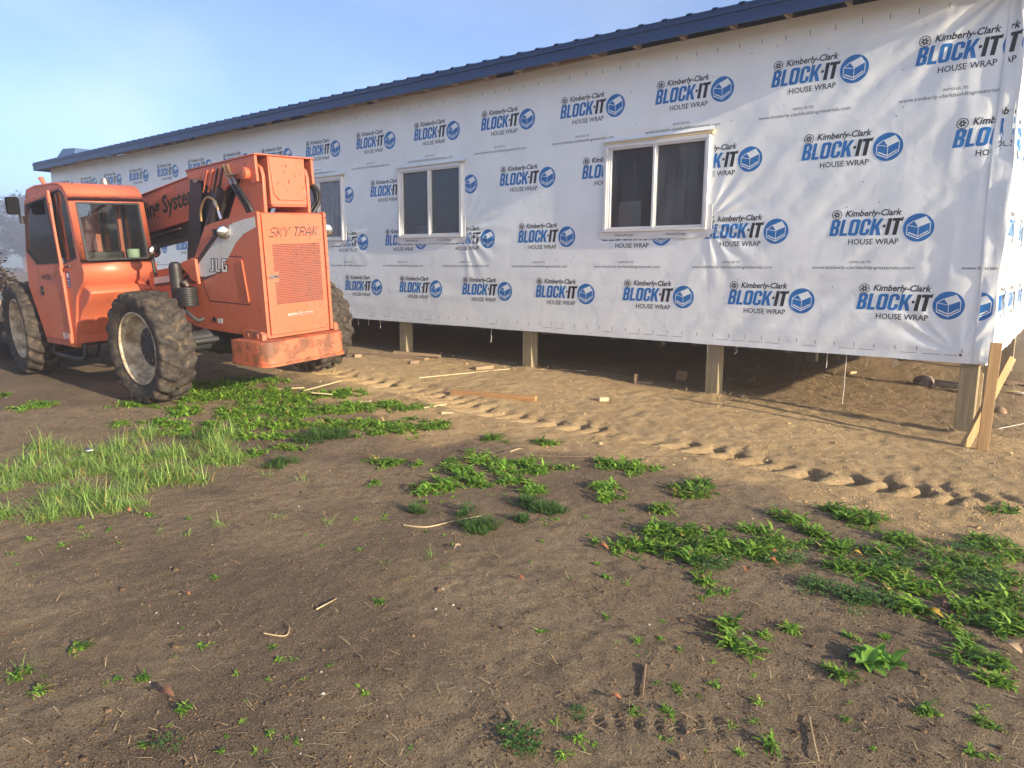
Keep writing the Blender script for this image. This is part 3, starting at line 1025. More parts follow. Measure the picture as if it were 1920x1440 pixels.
# windows
def flex_text():
    return fit_text('FlexWrap', 0.27, 0.036, bold=0.004)


FLEX = flex_text()


def make_window(x0, x1, head, panes, marks):
    w = hp(empty('window')); w.location = H0 + Vector(((x0 + x1) / 2, 0, WZ0)); cx = (x0 + x1) / 2
    hw = (x1 - x0) / 2; hh = WZ1 - WZ0
    f = MB()
    def ring(a, b, c, d, t, y0, y1):
        f.box((a, y0, c), (b, y1, c + t), 'vinyl_white'); f.box((a, y0, d - t), (b, y1, d), 'vinyl_white')
        f.box((a, y0, c + t), (a + t, y1, d - t), 'vinyl_white'); f.box((b - t, y0, c + t), (b, y1, d - t), 'vinyl_white')
    ring(-hw, hw, 0, hh, 0.038, -0.062, 0.02)
    ring(-hw + .0385, hw - .0385, 0.0385, hh - .0385, 0.024, -0.043, 0.03)
    f.box((-hw + .063, -0.034, 0.063), (-hw + .09, 0.01, hh - .063), 'vinyl_white')
    f.box((-0.022, -0.052, 0.0385), (0.012, 0.03, hh - .0385), 'vinyl_white')
    f.box((0.0125, -0.036, 0.0385), (0.030, 0.03, hh - .0385), 'vinyl_white')
    f.build('frame', w, bevel=0.004)
    for (a, b), mt in zip(((-hw + .09, -0.022), (0.03, hw - .06)), panes):
        p = MB(); p.box((a, 0.000, 0.062), (b, 0.004, hh - .062), mt); p.build('pane', w, smooth_deg=0)
    j = MB()
    j.box((-hw, 0.031, -.012), (hw, 0.15, 0.0), 'drywall'); j.box((-hw, 0.031, hh), (hw, 0.15, hh + .012), 'drywall')
    j.box((-hw - .012, 0.031, 0), (-hw, 0.15, hh), 'drywall'); j.box((hw, 0.031, 0), (hw + .012, 0.15, hh), 'drywall')
    j.build('jamb', w, smooth_deg=0)
    t = MB()
    def tp(a, b, c, d, y, corner=0.0):
        n = 24; xs_ = np.linspace(a, b, n); vs_ = []; fs_ = []
        for i, q in enumerate(xs_):
            yy = y - 0.004 * math.sin(q * 19 + c * 7)
            lo = c + (corner * (1 - min(1, min(q - a, b - q) / 0.10)) if corner else 0) + 0.004 * math.sin(q * 11)
            vs_ += [(q, yy, lo), (q, yy - 0.003, d)]
        for i in range(n - 1): fs_.append((2 * i, 2 * i + 2, 2 * i + 3, 2 * i + 1))
        t.add(vs_, fs_, 'flashing_tape')
    tp(-hw - 0.08, hw + 0.09, -0.098, 0.004, -0.034, 0.05)
    t.box((hw + .001, -0.036, -0.02), (hw + 0.07, -0.028, 0.30), 'flashing_tape')
    if marks:
        for q in (-0.40, 0.33):
            t.flat([FLEX], lambda u, v_, q=q: (q + u, -0.0445, -0.046 + v_), 'print_grey')
    tape = t.build('flashing_tape', w, smooth_deg=60)
    if head:
        hd = MB()
        hd.add([(-hw - .02, -0.050, hh + .003), (hw + .03, -0.062, hh + .003), (hw + .05, -0.050, hh + .003 + head), (-hw - .02, -0.045, hh + .003 + head * .8),
                (-hw - .02, -0.008, hh + .003), (hw + .03, -0.008, hh + .003), (hw + .05, -0.008, hh + .003 + head), (-hw - .02, -0.008, hh + .003 + head * .8)],
               [(0, 1, 2, 3), (3, 2, 6, 7), (0, 3, 7, 4), (1, 5, 6, 2)], 'pale_wood')
        hd.add([(-hw - .03, -0.056, hh + .003 + head * .8), (hw + .06, -0.060, hh + .004 + head), (hw + .04, -0.014, hh + head + .055), (-hw, -0.014, hh + head * .8 + .05)],
               [(0, 1, 2, 3)], 'wrap_white')
        hd.build('header_strip', w, smooth_deg=0)
    return w


make_window(*WINS[0], 0.03, ('pane_glare', 'pane_glare'), False)['label'] = 'slider window with painted pale reflection half hidden by the telehandler'
make_window(*WINS[1], 0.02, ('pane_clear', 'pane_clear'), True)['label'] = 'white slider window with cloth lying inside'
make_window(*WINS[2], 0.045, ('pane_clear', 'pane_misted'), True)['label'] = 'white slider window with raw wood showing along its top'

# foundation posts under the front edge, and a second and third row behind
def post_part(x, y, w=0.165):
    z0 = float(gbase(x, y)) - 0.25
    p = MB(); p.box((-w / 2, -w / 2, z0), (w / 2, w / 2, 0.60 if y > 0.5 else 0.667), 'post_wood')
    o = p.build('foundation_post', None, bevel=0.006)
    o.parent = house; o.location = H0 + Vector((x, y, 0))
    return o


for x in (-0.775, -3.49, -6.395, -9.09, -11.9, -14.8, -17.7, -20.6, -23.4): post_part(x, 0.115)
for x in (-3.49, -6.395, -9.09, -11.9): post_part(x, 4.4)
for y in (3.1, 6.0): post_part(-0.80, y)

# white strands hanging out of the lower edge of the wrap
def strand(px, py0, py1, wob=0.0):
    d = px_ray(px, py0); t = (0.02 - CAM_P[1]) / d[1]; a = CAM_P + d * t
    d = px_ray(px, py1); t = (0.02 - CAM_P[1]) / d[1]; b = CAM_P + d * t
    s = MB(); n_ = 7
    pts = [(a[0] + wob * math.sin(i * 1.7) * i / n_, 0.01, 0.66 + (b[2] - 0.66) * i / n_) for i in range(n_ + 1)]
    s.tube(pts, 0.0042, 'string_white', 5)
    o = s.build('strand'); hp(o)
    return o


for q in ((1588, 665, 758, .004), (1627, 668, 685, .01), (1680, 671, 690, .03), (1552, 662, 690, .003), (1328, 645, 660, 0), (922, 615, 642, .01), (673, 598, 608, .006),
          (692, 599, 609, .004), (714, 601, 615, .006), (1382, 650, 664, .03)): strand(*q)

# ------------------------------------------------------------------ telehandler
tele = tag(empty('telehandler'), 'big orange telehandler with glazed cab and lowered boom parked by the house', 'telehandler')
TM = Matrix(((-0.9993304, 0.0335335, 0.0146382, -7.919822), (-0.0342679, -0.9979963, -0.0531899, -3.704633),
             (0.0128252, -0.0536559, 0.9984771, 0.150331), (0, 0, 0, 1)))
tele.matrix_world = TM                                    # own axes: x forward, y to its left, z up
WB, TRD, WR, WW = 3.15, 1.28, 0.612, 0.38


def make_tyre(name):
    NL, NT_ = 20, 280
    half = WW / 2
    st = [(-0.70, 0.392), (-0.80, 0.42), (-0.93, 0.46), (-1.0, 0.50), (-1.0, 0.525), (-0.985, 0.548), (-0.95, 0.563), (-0.90, 0.570), (-0.8, 0.574), (-0.66, 0.577), (-0.52, 0.579),
          (-0.4, 0.580), (-0.28, 0.581), (-0.17, 0.582), (-0.08, 0.582), (0, 0.582)]
    st = st + [(-a, b) for a, b in st[-2::-1]]
    t = np.array([a for a, b in st]); r0 = np.array([b for a, b in st])
    th = np.linspace(0, 2 * np.pi, NT_, endpoint=False)
    T, A = np.meshgrid(t, th, indexing='ij'); R0 = np.repeat(r0[:, None], NT_, 1)
    s = np.sign(T); a = np.abs(T)
    ph = (A * NL / (2 * np.pi) + 0.25 * s + a * 0.62 - 0.10 * np.sin(a * 3)) % 1.0
    lug = smooth(0.0, 0.10, ph) * smooth(0.56, 0.46, ph)
    lug = lug * smooth(0.02, 0.10, a) * np.where(R0 < 0.52, 0, 1) * smooth(0.515, 0.55, R0)
    wear = 0.85 + 0.5 * fbm(A * 6, T * 2, 1.0, 3)
    Rr = R0 + 0.036 * lug * np.clip(wear, 0.5, 1.1) + 0.004 * fbm(A * 9, T * 4, 1.0, 3)
    Tt = T + 0.05 * s * lug * smooth(0.80, 1.0, a)
    co = np.stack([Rr * np.cos(A), Tt * half, Rr * np.sin(A)], -1).reshape(-1, 3)
    n1, n2 = T.shape; idx = np.arange(n1 * n2).reshape(n1, n2); nx = np.roll(idx, -1, 1)
    q = np.stack([idx[:-1], idx[1:], nx[1:], nx[:-1]], -1).reshape(-1, 4)
    me = bpy.data.meshes.new(name)
    me.from_pydata(co.tolist(), [], q.tolist())
    mud = np.clip(0.35 + (1 - lug) * 0.65 - 0.25 * (R0 < 0.54), 0, 1).reshape(-1)
    me.attributes.new('mud', 'FLOAT', 'POINT').data.foreach_set('value', mud.astype(np.float32))
    me.materials.append(MATS['tyre_rubber'])
    bm = bmesh.new(); bm.from_mesh(me); bmesh.ops.recalc_face_normals(bm, faces=bm.faces); bm.to_mesh(me); bm.free()
    me.shade_smooth()
    return me


def make_wheel():
    """outer side towards +y"""
    w = link_mesh('wheel', make_tyre('wheel'), tele)
    r = MB()
    r.lathe([(.392, .128), (.398, .150), (.388, .156), (.376, .150), (.366, .118), (.345, .108), (.338, .075), (.330, .02), (.318, -.010), (.30, -.022), (.285, -.024), (.275, -.034), (.20, -.036),
             (.20, -.06), (.33, -.06), (.36, -.13), (.395, -.15)], (0, 0, 0), (0, 1, 0), 'rim_cream', 48)
    r.build('rim', w, smooth_deg=40)
    h_ = MB()
    h_.lathe([(.215, -.034), (.212, .004), (.20, .012), (.115, .014), (.105, .020), (.0001, .022)], (0, 0, 0), (0, 1, 0), 'dark_steel', 36)
    for i in range(10):
        a = 2 * math.pi * i / 10
        h_.lathe([(.014, .010), (.014, .028), (.0001, .030)], (.150 * math.cos(a), 0, .150 * math.sin(a)), (0, 1, 0), 'steel', 6)
    h_.build('hub', w, smooth_deg=40)
    return w


wh0 = make_wheel()
for i, (x, s, rot) in enumerate(((0, 1, 0.1), (WB, 1, 0.5), (0, -1, 0.9), (WB, -1, 1.3))):
    w = wh0 if i == 0 else copy_tree(wh0, tele)
    w.location = (x, s * (TRD - WW / 2), WR)
    w.rotation_euler = (0, rot, -R(7) if x > 1 else 0) if s > 0 else (0, rot, math.pi - (R(7) if x > 1 else 0))

# chassis, axles
m = MB()
m.box((-0.75, -0.36, 0.60), (3.3, 0.36, 0.98), 'black_paint')
m.box((0.1, -0.52, 0.70), (2.9, 0.40, 0.93), 'black_paint')
m.build('chassis', tele, bevel=0.02)
for x in (0, WB):
    m = MB()
    m.tube([(x, -0.92, WR), (x, -0.5, WR), (x, -0.28, WR), (x, 0.28, WR), (x, 0.5, WR), (x, 0.92, WR)], [0.15, 0.11, 0.20, 0.20, 0.11, 0.15], 'dark_steel', 16)
    m.box((x - .16, -.24, WR - .19), (x + .16, .24, WR + .22), 'dark_steel')
    m.tube([(x - .2, -0.8, WR + .02), (x - .2, 0.8, WR + .02)], 0.035, 'dark_steel', 8)
    m.build('axle', tele, bevel=0.01)

# engine hood with its two side plates, decals on the left one
SIDE = [(-1.20, 0.715), (-1.20, 2.015), (-1.17, 2.03), (-0.30, 1.915), (-0.22, 1.89), (0.10, 1.50), (0.32, 1.46), (1.15, 1.36), (1.15, 0.98), (0.62, 0.90), (0.43, 0.82), (0.20, 0.755), (-0.09, 0.735), (-0.60, 0.725)]
m = MB()
m.plate([(a if a > -1.1 else a + .03, b - .012) for a, b in SIDE], [], -0.405, 0.405, 'orange_paint')
m.plate(SIDE, [], 0.4055, 0.440, 'orange_paint')
m.plate(SIDE, [], -0.440, -0.4055, 'orange_paint')
hood = m.build('engine_hood', tele, bevel=0.010)
m = MB()
dr = [(-0.14, 1.575), (-0.86, 1.555), (-0.925, 1.06), (-0.18, 1.07), (-0.06, 1.30)]
m.plate([(-.13, 1.585), (-.87, 1.565), (-.937, 1.05), (-.175, 1.06), (-.045, 1.30)], [dr], 0.4402, 0.4412, 'dark_ink')
m.plate(dr, [], 0.4402, 0.4432, 'orange_paint')
m.tube([(-0.865, .447, 1.53), (-0.928, .447, 1.09)], 0.009, 'orange_paint', 6)
m.build('side_hatch', hood)
# white and black swoosh
m = MB()
m.plate([(-1.165, 1.972), (-0.954, 1.948), (-0.738, 1.909), (-0.605, 1.864), (-0.523, 1.815), (0.095, 1.400), (0.30, 1.395), (0.30, 1.335), (-0.15, 1.338), (-0.35, 1.377), (-0.452, 1.421), (-0.602, 1.538), (-0.793, 1.712), (-0.947, 1.80), (-1.165, 1.868)],
        [], 0.4462, 0.4475, 'white_decal')
m.plate([(-0.506, 1.822), (-0.43, 1.820), (-0.366, 1.780), (0.096, 1.468), (0.15, 1.398), (0.098, 1.398)], [], 0.4477, 0.4484, 'black_paint')
m.plate([(0.30, 1.333), (-0.15, 1.336), (-0.35, 1.374), (-0.452, 1.418), (-0.44, 1.402), (-0.27, 1.343), (-0.06, 1.285), (0.126, 1.25), (0.30, 1.25)], [], 0.4462, 0.4470, 'black_paint')
m.plate([(0.62, 1.335), (1.02, 1.290), (1.02, 1.22), (0.62, 1.26)], [], 0.4402, 0.4412, 'white_decal')
m.plate([(0.62, 1.258), (1.02, 1.218), (1.02, 1.185), (0.62, 1.225)], [], 0.4402, 0.4412, 'black_paint')
m.build('side_stripe', hood, smooth_deg=0)


def on_left(vv_ff, cx, cz, y, m_, mb):
    vv, ff = vv_ff
    mb.add([(cx - u, y, cz + v_) for u, v_ in vv], ff, m_)


m = MB()
J = [(0, 0.0), (0, .16), (.16, .16), (.16, .62), (.16, 1), (.38, 1), (.38, .10), (.30, 0)]
J = [(0, 0), (0, .22), (.15, .22), (.15, 1), (.38, 1), (.38, .12), (.26, 0)]
Lt = [(.42, 0), (.42, 1), (.64, 1), (.64, .24), (.82, .24), (.82, 0)]
G = [(.86, .12), (.86, .88), (.98, 1), (1.30, 1), (1.30, .76), (1.08, .76), (1.08, .24), (1.14, .24), (1.14, .40), (1.06, .40), (1.06, .58), (1.34, .58), (1.34, 0), (.98, 0)]
for P_ in (J, Lt, G):
    vv, ff, _ = fill2d([P_]); c = np.mean(vv, 0)
    A_ = [((a + .06 * b) * .272 - .18, b * .155 - .078) for a, b in vv]
    grow = [((a - c[0]) * 1.0 + c[0], b) for a, b in vv]
    on_left((A_, ff), -0.41, 1.468, 0.4490, 'dark_ink', m)
    v2 = []
    loop = P_; n_ = len(loop)
    # inset outline for the white inside of each letter
    area = sum(loop[i][0] * loop[(i + 1) % n_][1] - loop[(i + 1) % n_][0] * loop[i][1] for i in range(n_))
    sgn = 1 if area > 0 else -1
    for i in range(n_):
        p, q, r_ = np.array(loop[i - 1]), np.array(loop[i]), np.array(loop[(i + 1) % n_])
        d1 = (q - p) / np.hypot(*(q - p)); d2 = (r_ - q) / np.hypot(*(r_ - q))
        n1_ = np.array([-d1[1], d1[0]]) * sgn; n2_ = np.array([-d2[1], d2[0]]) * sgn
        b_ = n1_ + n2_; b_ /= max(0.35, 1 + float(np.dot(n1_, n2_)))
        v2.append(tuple(q + b_ * 0.048))
    vv, ff, _ = fill2d([v2])
    on_left(([((a + .06 * b) * .272 - .18, b * .155 - .078) for a, b in vv], ff), -0.41, 1.468, 0.4497, 'white_ink', m)
m.build('lettering', hood, smooth_deg=0)

m = MB()
m.plate(rrect(-0.386, 0.742, 0.386, 2.000, 0.008, 2), [], -1.197, -1.165, 'orange_paint', 'yz')
rear = m.build('rear_panel', tele, bevel=0.006)
m = MB()
m.box((-1.168, -.4052, .72), (-1.150, .4052, 2.0), 'black_paint')
m.build('panel_gap', tele, smooth_deg=0)


def on_rear(vv_ff, cy, cz, x, m_, mb):
    """text that reads from behind: its right is -y"""
    vv, ff = vv_ff
    mb.add([(x, cy - u, cz + v_) for u, v_ in vv], ff, m_)


m = MB()
hexd = ngon(0, 0, 0.0090, 6)
row = 0; z = 1.065
while z < 1.70:
    y = -0.325 + (0.0105 if row % 2 else 0)
    while y < 0.292:
        if not (y > 0.235 and 1.30 < z < 1.40): m.add([(-1.1983, y + a, z + b) for a, b in hexd], [(0, 1, 2, 3, 4, 5)], 'dark_ink')
        y += 0.021
    z += 0.0182; row += 1
m.build('grille', rear, smooth_deg=0)
m = MB()
FONT = {'S': ['01111', '10000', '10000', '01110', '00001', '00001', '11110'], 'K': ['10001', '10010', '10100', '11000', '10100', '10010', '10001'],
        'Y': ['10001', '10001', '01010', '00100', '00100', '00100', '00100'], 'T': ['11111', '00100', '00100', '00100', '00100', '00100', '00100'],
        'R': ['11110', '10001', '10001', '11110', '10100', '10010', '10001'], 'A': ['00100', '01010', '01010', '10001', '11111', '10001', '10001']}
hx = ngon(0, 0, 0.0086, 6)
for i, ch in enumerate('SKY TRAK'):
    if ch == ' ': continue
    ox = i * 0.084 - (0.042 if i > 3 else 0)
    for r_, line_ in enumerate(FONT[ch]):
        for c, b in enumerate(line_):
            if b == '1':
                u = -0.31 + ox + c * 0.0145 + (6 - r_) * 0.0052; w_ = 1.775 + (6 - r_) * 0.0145
                m.add([(-1.1985, -(u + a), w_ + q + 0.02 * u) for a, q in hx], [(0, 1, 2, 3, 4, 5)], 'dark_ink')
on_rear(fit_text('www.jlg.com', 0.33, 0.048, bold=0.012), 0.0, 0.935, -1.1990, 'white_ink', m)
on_rear(fit_text('www.jlg.com', 0.318, 0.040, bold=0.0), -0.003, 0.934, -1.1996, 'dark_ink', m)
m.build('lettering', rear, smooth_deg=0)
m = MB(); m.box((-1.206, 0.245, 1.335), (-1.197, 0.355, 1.375), 'steel'); m.box((-1.209, 0.25, 1.348), (-1.206, 0.30, 1.362), 'dark_steel')
m.build('latch', rear, bevel=0.003)

# counterweight bumper with its bolted lugs
m = MB()
bp = [(-0.76, 0.60), (-1.20, 0.60)] + [(-1.22 - .13 * math.sin(R(a)), 0.47 + .13 * math.cos(R(a))) for a in range(15, 91, 15)] + \
     [(-1.22 - .13 * math.sin(R(90 + a)), -0.37 + .13 * math.cos(R(90 + a))) for a in range(0, 91, 15)] + [(-0.76, -0.50)]
m.plate(bp, [], 0.455, 0.690, 'orange_rusty', 'xy')
m.plate([(a - .012 if a < -.8 else a, b + (.012 if b > 0 else -.012)) for a, b in bp], [], 0.425, 0.4545, 'orange_rusty', 'xy')
cw = m.build('counterweight', tele, bevel=0.010)
for y in (0.47, -0.49):
    m = MB()
    m.plate([(-1.19, .692), (-1.19, .755), (-1.165, .78), (-0.86, .79), (-0.84, .76), (-0.84, .692)], [], y - .03, y + .03, 'orange_rusty')
    for x in (-1.10, -0.93): m.lathe([(.0001, 0), (.030, 0), (.030, .034), (.022, .040), (.0001, .040)], (x, y, .738), (0, 1, 0), 'orange_rusty', 6)
    m.build('mounting_lug', cw, bevel=0.004)

# boom, lowered forward
def bz(x): return 2.465 - 0.142 * (x - 0.6)
m = MB()
bx = [(-0.35, bz(-.35)), (4.1, bz(4.1)), (4.1, bz(4.1) - .40), (3.6, bz(3.6) - .47), (0.2, bz(.2) - .49), (-0.35, bz(-.35) - .46)]
m.plate(bx, [], -0.29, 0.115, 'orange_paint')
m.plate([(0.2, bz(.2) + .012), (4.1, bz(4.1) + .012), (4.1, bz(4.1) - .004), (0.2, bz(.2) - .004)], [], -0.31, 0.135, 'orange_paint')
boom = m.build('boom', tele, bevel=0.008)
m = MB()
m.plate([(0.3, bz(.3) - .495), (3.4, bz(3.4) - .475), (3.4, bz(3.4) - .60), (0.3, bz(.3) - .66)], [], -0.24, 0.07, 'black_paint')  # black box running along the underside of the boom
m.tube([(0.9, .085, bz(.9) - .54), (3.2, .085, bz(3.2) - .52)], .018, 'steel', 8)
m.build('boom_underside_box', boom, bevel=0.01)
m = MB()
tv, tf = fit_text('Building Systems', 1.86, 0.285, bold=0.030)
m.add([(1.25 - u, 0.1165, bz(1.25 - u) - .235 + v_) for u, v_ in tv], tf, 'green_ink')
m.build('lettering', boom, smooth_deg=0)
m = MB()
m.box((4.10, -.27, 1.35), (4.35, .10, 1.95), 'black_paint')
m.box((4.35, -.70, 0.50), (4.43, .60, 0.62), 'black_paint'); m.box((4.35, -.70, 1.05), (4.43, .60, 1.16), 'black_paint')
for y in (-.65, -.05, .5): m.box((4.36, y, .62), (4.42, y + .08, 1.05), 'black_paint')
m.bar((4.2, -.08, 1.4), (4.38, -.08, .9), .3, .14, 'black_paint')
car = m.build('fork_carriage', tele, bevel=0.008)
for y in (-.55, .38):
    m = MB(); m.box((4.44, y, .24), (4.50, y + .12, 1.18), 'dark_steel'); m.box((4.501, y, .24), (5.6, y + .12, .29), 'dark_steel')
    m.build('fork', car, bevel=0.006)

# tower plates, tail shell, tail block, lift gear
m = MB()
tw = [(-1.0, 1.93), (-1.01, 2.40), (-0.98, 2.49), (-0.92, 2.525), (-0.80, 2.50), (-0.62, 2.40), (-0.28, 1.93)]
m.plate(tw, [], 0.165, 0.205, 'orange_paint'); m.build('tower_plate', tele, bevel=0.010)
m = MB(); m.plate(tw, [], -0.405, -0.365, 'orange_paint'); m.build('tower_plate', tele, bevel=0.010)
m = MB()
ts = [(0.34, 2.515), (-1.0, 2.605), (-1.01, 2.34), (-0.93, 2.325), (-0.86, 2.39), (-0.72, 2.385), (-0.60, 2.38), (-0.36, 2.25), (-0.22, 2.245), (0.02, 2.40), (0.30, 2.43)]
m.plate(ts, [], 0.245, 0.275, 'orange_paint'); m.plate(ts, [], -0.475, -0.445, 'orange_paint')
m.plate([(0.34, 2.517), (-1.015, 2.608), (-1.015, 2.622), (0.34, 2.53)], [], -0.485, 0.285, 'orange_paint')
for x in (0.0, -0.10, -0.20, -0.30):
    m.bar((x - .13, .283, 2.50 - .055 * x), (x + .0, .283, 2.265), .014, .022, 'orange_paint' if x > -.15 else 'black_paint', (0, 1, 0))
m.tube([(-0.855, .276, 2.425), (-0.855, .335, 2.425)], .062, 'orange_paint', 20); m.tube([(-0.855, .3355, 2.425), (-0.855, .345, 2.425)], .036, 'orange_rusty', 16)
tail = m.build('boom_tail', tele, bevel=0.006)
m = MB()
m.box((-1.00, -.355, 2.105), (-0.36, .115, 2.603), 'orange_paint')
m.plate([(.112, 2.595), (-.285, 2.595), (-.325, 2.55), (-.352, 2.21), (-.305, 2.155), (.015, 2.155), (.075, 2.215)], [], -1.014, -1.001, 'orange_paint', 'yz')
m.box((-1.008, -.34, 2.085), (-0.5, .10, 2.104), 'orange_paint')
m.build('tail_cover', tail, bevel=0.008)
m = MB()
m.plate([(0.31, 2.44), (-0.65, 2.39), (-0.30, 1.92), (-0.22, 1.86), (0.10, 1.50), (0.60, 1.46), (0.56, 1.55)], [], -0.30, 0.160, 'black_paint')
m.plate([(0.36, 2.46), (0.12, 2.46), (0.34, 1.46), (0.64, 1.44)], [], 0.165, 0.215, 'black_paint')
m.tube([(-0.35, 0.24, 2.30), (0.20, .24, 1.60)], .075, 'black_paint', 16)
m.tube([(0.17, .225, 2.43), (0.17, .27, 2.43)], .055, 'steel', 14)
m.lathe([(.03, 0), (.05, .02), (.05, .05), (.02, .06)], (0.05, .17, 2.40), (0, 1, 0), 'brass_fitting', 10)
m.lathe([(.0001, .06), (.026, .055), (.034, 0)], (-0.02, .165, 1.93), (0, 1, 0), 'steel', 8)
m.lathe([(.0001, .06), (.030, .05), (.034, 0)], (0.03, .165, 1.86), (0, 1, 0), 'dark_steel', 8)
m.build('lift_bracket', tele, bevel=0.008)


def spline(pts, n=18):
    P = np.array(pts, float); t = np.linspace(0, len(P) - 1, n); o = []
    for q in t:
        i = min(int(q), len(P) - 2); u = q - i
        p0, p1, p2, p3 = P[max(i - 1, 0)], P[i], P[i + 1], P[min(i + 2, len(P) - 1)]
        o.append(tuple(0.5 * (2 * p1 + (p2 - p0) * u + (2 * p0 - 5 * p1 + 4 * p2 - p3) * u ** 2 + (3 * p1 - p0 - 3 * p2 + p3) * u ** 3)))
    return o


for dx in (0.0, 0.075):
    m = MB()
    m.tube([(-0.545 + dx, .30, 2.535), (-0.60 + dx, .305, 2.44), (-0.655 + dx, .31, 2.385)], .013, 'brass_fitting', 8)
    m.tube([(-0.655 + dx, .31, 2.385), (-0.70 + dx, .312, 2.315)], .022, 'steel', 10)
    m.tube(spline([(-0.70 + dx, .312, 2.315), (-0.80 + dx, .31, 2.20), (-0.875 + dx, .29, 2.08), (-0.90 + dx, .25, 1.94)]), .023, 'black_rubber_hose', 10)
    m.build('hydraulic_hose', tele)
    m = MB()
    m.tube(spline([(-0.90 + dx, -.46, 2.38), (-0.93 + dx, -.56, 2.30), (-0.92 + dx, -.60, 2.17), (-0.88 + dx, -.52, 2.02), (-0.85 + dx, -.46, 1.94)]), .021, 'black_rubber_hose', 10)
    m.build('hydraulic_hose', tele)
m = MB(); m.box((-.70, .296, 2.418), (-.50, .326, 2.436), 'brass_fitting'); m.build('hose_clamp', tele, bevel=.002)
m = MB()
m.tube(spline([(0.0, .345, 1.95), (-0.03, .35, 2.08), (-0.16, .35, 2.20), (-0.30, .35, 2.17), (-0.36, .345, 2.06)]), .014, 'brass_fitting', 8)
m.tube([(-0.315, .35, 2.155), (-0.345, .348, 2.09)], .022, 'steel', 10); m.tube([(-0.36, .345, 2.06), (-0.395, .34, 1.965)], .020, 'chrome', 10)
m.build('hydraulic_hose', tele)

# bracket ear, black air cleaner and finned box, by the near rear wheel
m = MB()
ear = [(-0.02, 1.27), (-0.02, 1.52), (0.06, 1.545), (0.30, 1.475)] + [(0.36 - .085 * math.cos(R(a + 90)) + .0, 1.40 + .085 * math.sin(R(a + 90))) for a in range(-30, 100, 20)] + [(0.40, 1.20), (0.22, 1.22)]
m.plate([(-0.04, 1.25), (-0.02, 1.53), (0.05, 1.545), (0.24, 1.50), (0.34, 1.47), (0.41, 1.41), (0.43, 1.32), (0.38, 1.26), (0.20, 1.38), (0.10, 1.30)], [], 0.449, 0.485, 'orange_paint')
m.build('bracket', tele, bevel=0.008)
m = MB()
m.tube([(0.21, .60, 0.99), (0.21, .60, 1.44)], .072, 'black_paint', 18)
m.tube([(0.21, .60, 1.44), (0.21, .60, 1.49), (0.21, .60, 1.505)], [.072, .058, .025], 'black_paint', 18)
m.tube([(0.05, .585, 1.01), (0.05, .585, 1.22)], .115, 'black_paint', 20)
for z in np.arange(1.02, 1.20, 0.025): m.tube([(0.05, .585, z), (0.05, .585, z + .008)], .124, 'dark_plastic', 20)
m.tube([(0.06, .56, 1.24), (0.06, .60, 1.29)], .030, 'steel', 10)
m.build('air_cleaner', tele, bevel=0.004)
m = MB(); m.tube(spline([(0.12, .60, 0.98), (0.02, .58, 0.90), (-0.02, .52, 0.84), (-0.03, .46, 0.86)]), .022, 'dark_steel', 8); m.build('pipe', tele)
m = MB(); m.lathe([(.0001, .004), (.030, .004), (.032, 0)], (-0.22, .4405, .855), (0, 1, 0), 'dark_ink', 14); m.box((-.38, .4405, .82), (-.28, .4425, .875), 'white_decal')
m.build('filler_hole', hood, smooth_deg=30)


def lamp(p, d, name='work_light'):
    m = MB(); d = Vector(d).normalized(); p = Vector(p)
    m.lathe([(.0001, -.075), (.035, -.07), (.060, -.04), (.070, 0), (.072, .006), (.066, .010)], p, d, 'dark_plastic', 22)
    m.tube([tuple(p - d * .06), tuple(p - d * .13)], .022, 'steel', 10)
    o = m.build(name, tele)
    g = MB(); g.lathe([(.066, .008), (.05, .018), (.025, .023), (.0001, .024)], p, d, 'chrome', 22); g.build('lens', o)
    return o


lamp((-0.66, 0.50, 1.825), (-0.92, 0.35, -.05)); lamp((-1.02, -0.60, 1.835), (-0.9, 0.4, -.05))
m = MB(); m.box((-.56, .44, 1.79), (-.50, .53, 1.86), 'dark_plastic'); m.build('lamp_bracket', tele, bevel=.004)
lamp((0.56, 0.63, 1.62), (-0.95, -0.1, -.05))
m = MB(); m.tube([(0.66, .62, 1.55), (0.66, .60, 1.33)], .02, 'black_paint', 8); m.build('lamp_bracket', tele)

# ---- cab
CL, CR = 1.20, 0.345
S = [(2.40, 2.27), (2.33, 2.36), (2.1, 2.395), (1.55, 2.405), (1.44, 2.395), (1.35, 2.36), (1.28, 2.29), (1.245, 2.20), (1.150, 1.525), (1.12, 1.455), (1.11, 1.38), (1.15, 1.30), (1.25, 1.235),
     (1.40, 1.10), (1.50, .82), (1.575, .50), (2.38, .50), (2.68, 1.20), (2.61, 1.62)]
cab = MB()
WIN = [(2.40, 2.20), (1.80, 2.305), (1.45, 2.335), (1.36, 2.285), (1.315, 2.19), (1.235, 1.56), (1.60, 1.48), (2.29, 1.455), (2.575, 1.625)]
cab.plate(S, [WIN], CL - .045, CL, 'orange_paint')
cab.plate(S, [WIN], CR, CR + .045, 'orange_paint')
cabo = None
sheet = MB()
def strip(i0, i1, y0, y1, mb=sheet, mt='orange_paint'):
    for i in range(i0, i1):
        (xa, za), (xb, zb) = S[i], S[i + 1]
        mb.add([(xa, y0, za), (xb, y0, zb), (xb, y1, zb), (xa, y1, za)], [(0, 1, 2, 3)], mt)
strip(0, 7, CR, CL); strip(8, 15, CR, CL)
def lerp(t): return (S[7][0] + (S[8][0] - S[7][0]) * t, S[7][1] + (S[8][1] - S[7][1]) * t)
a, b = lerp(0.03), lerp(0.985)
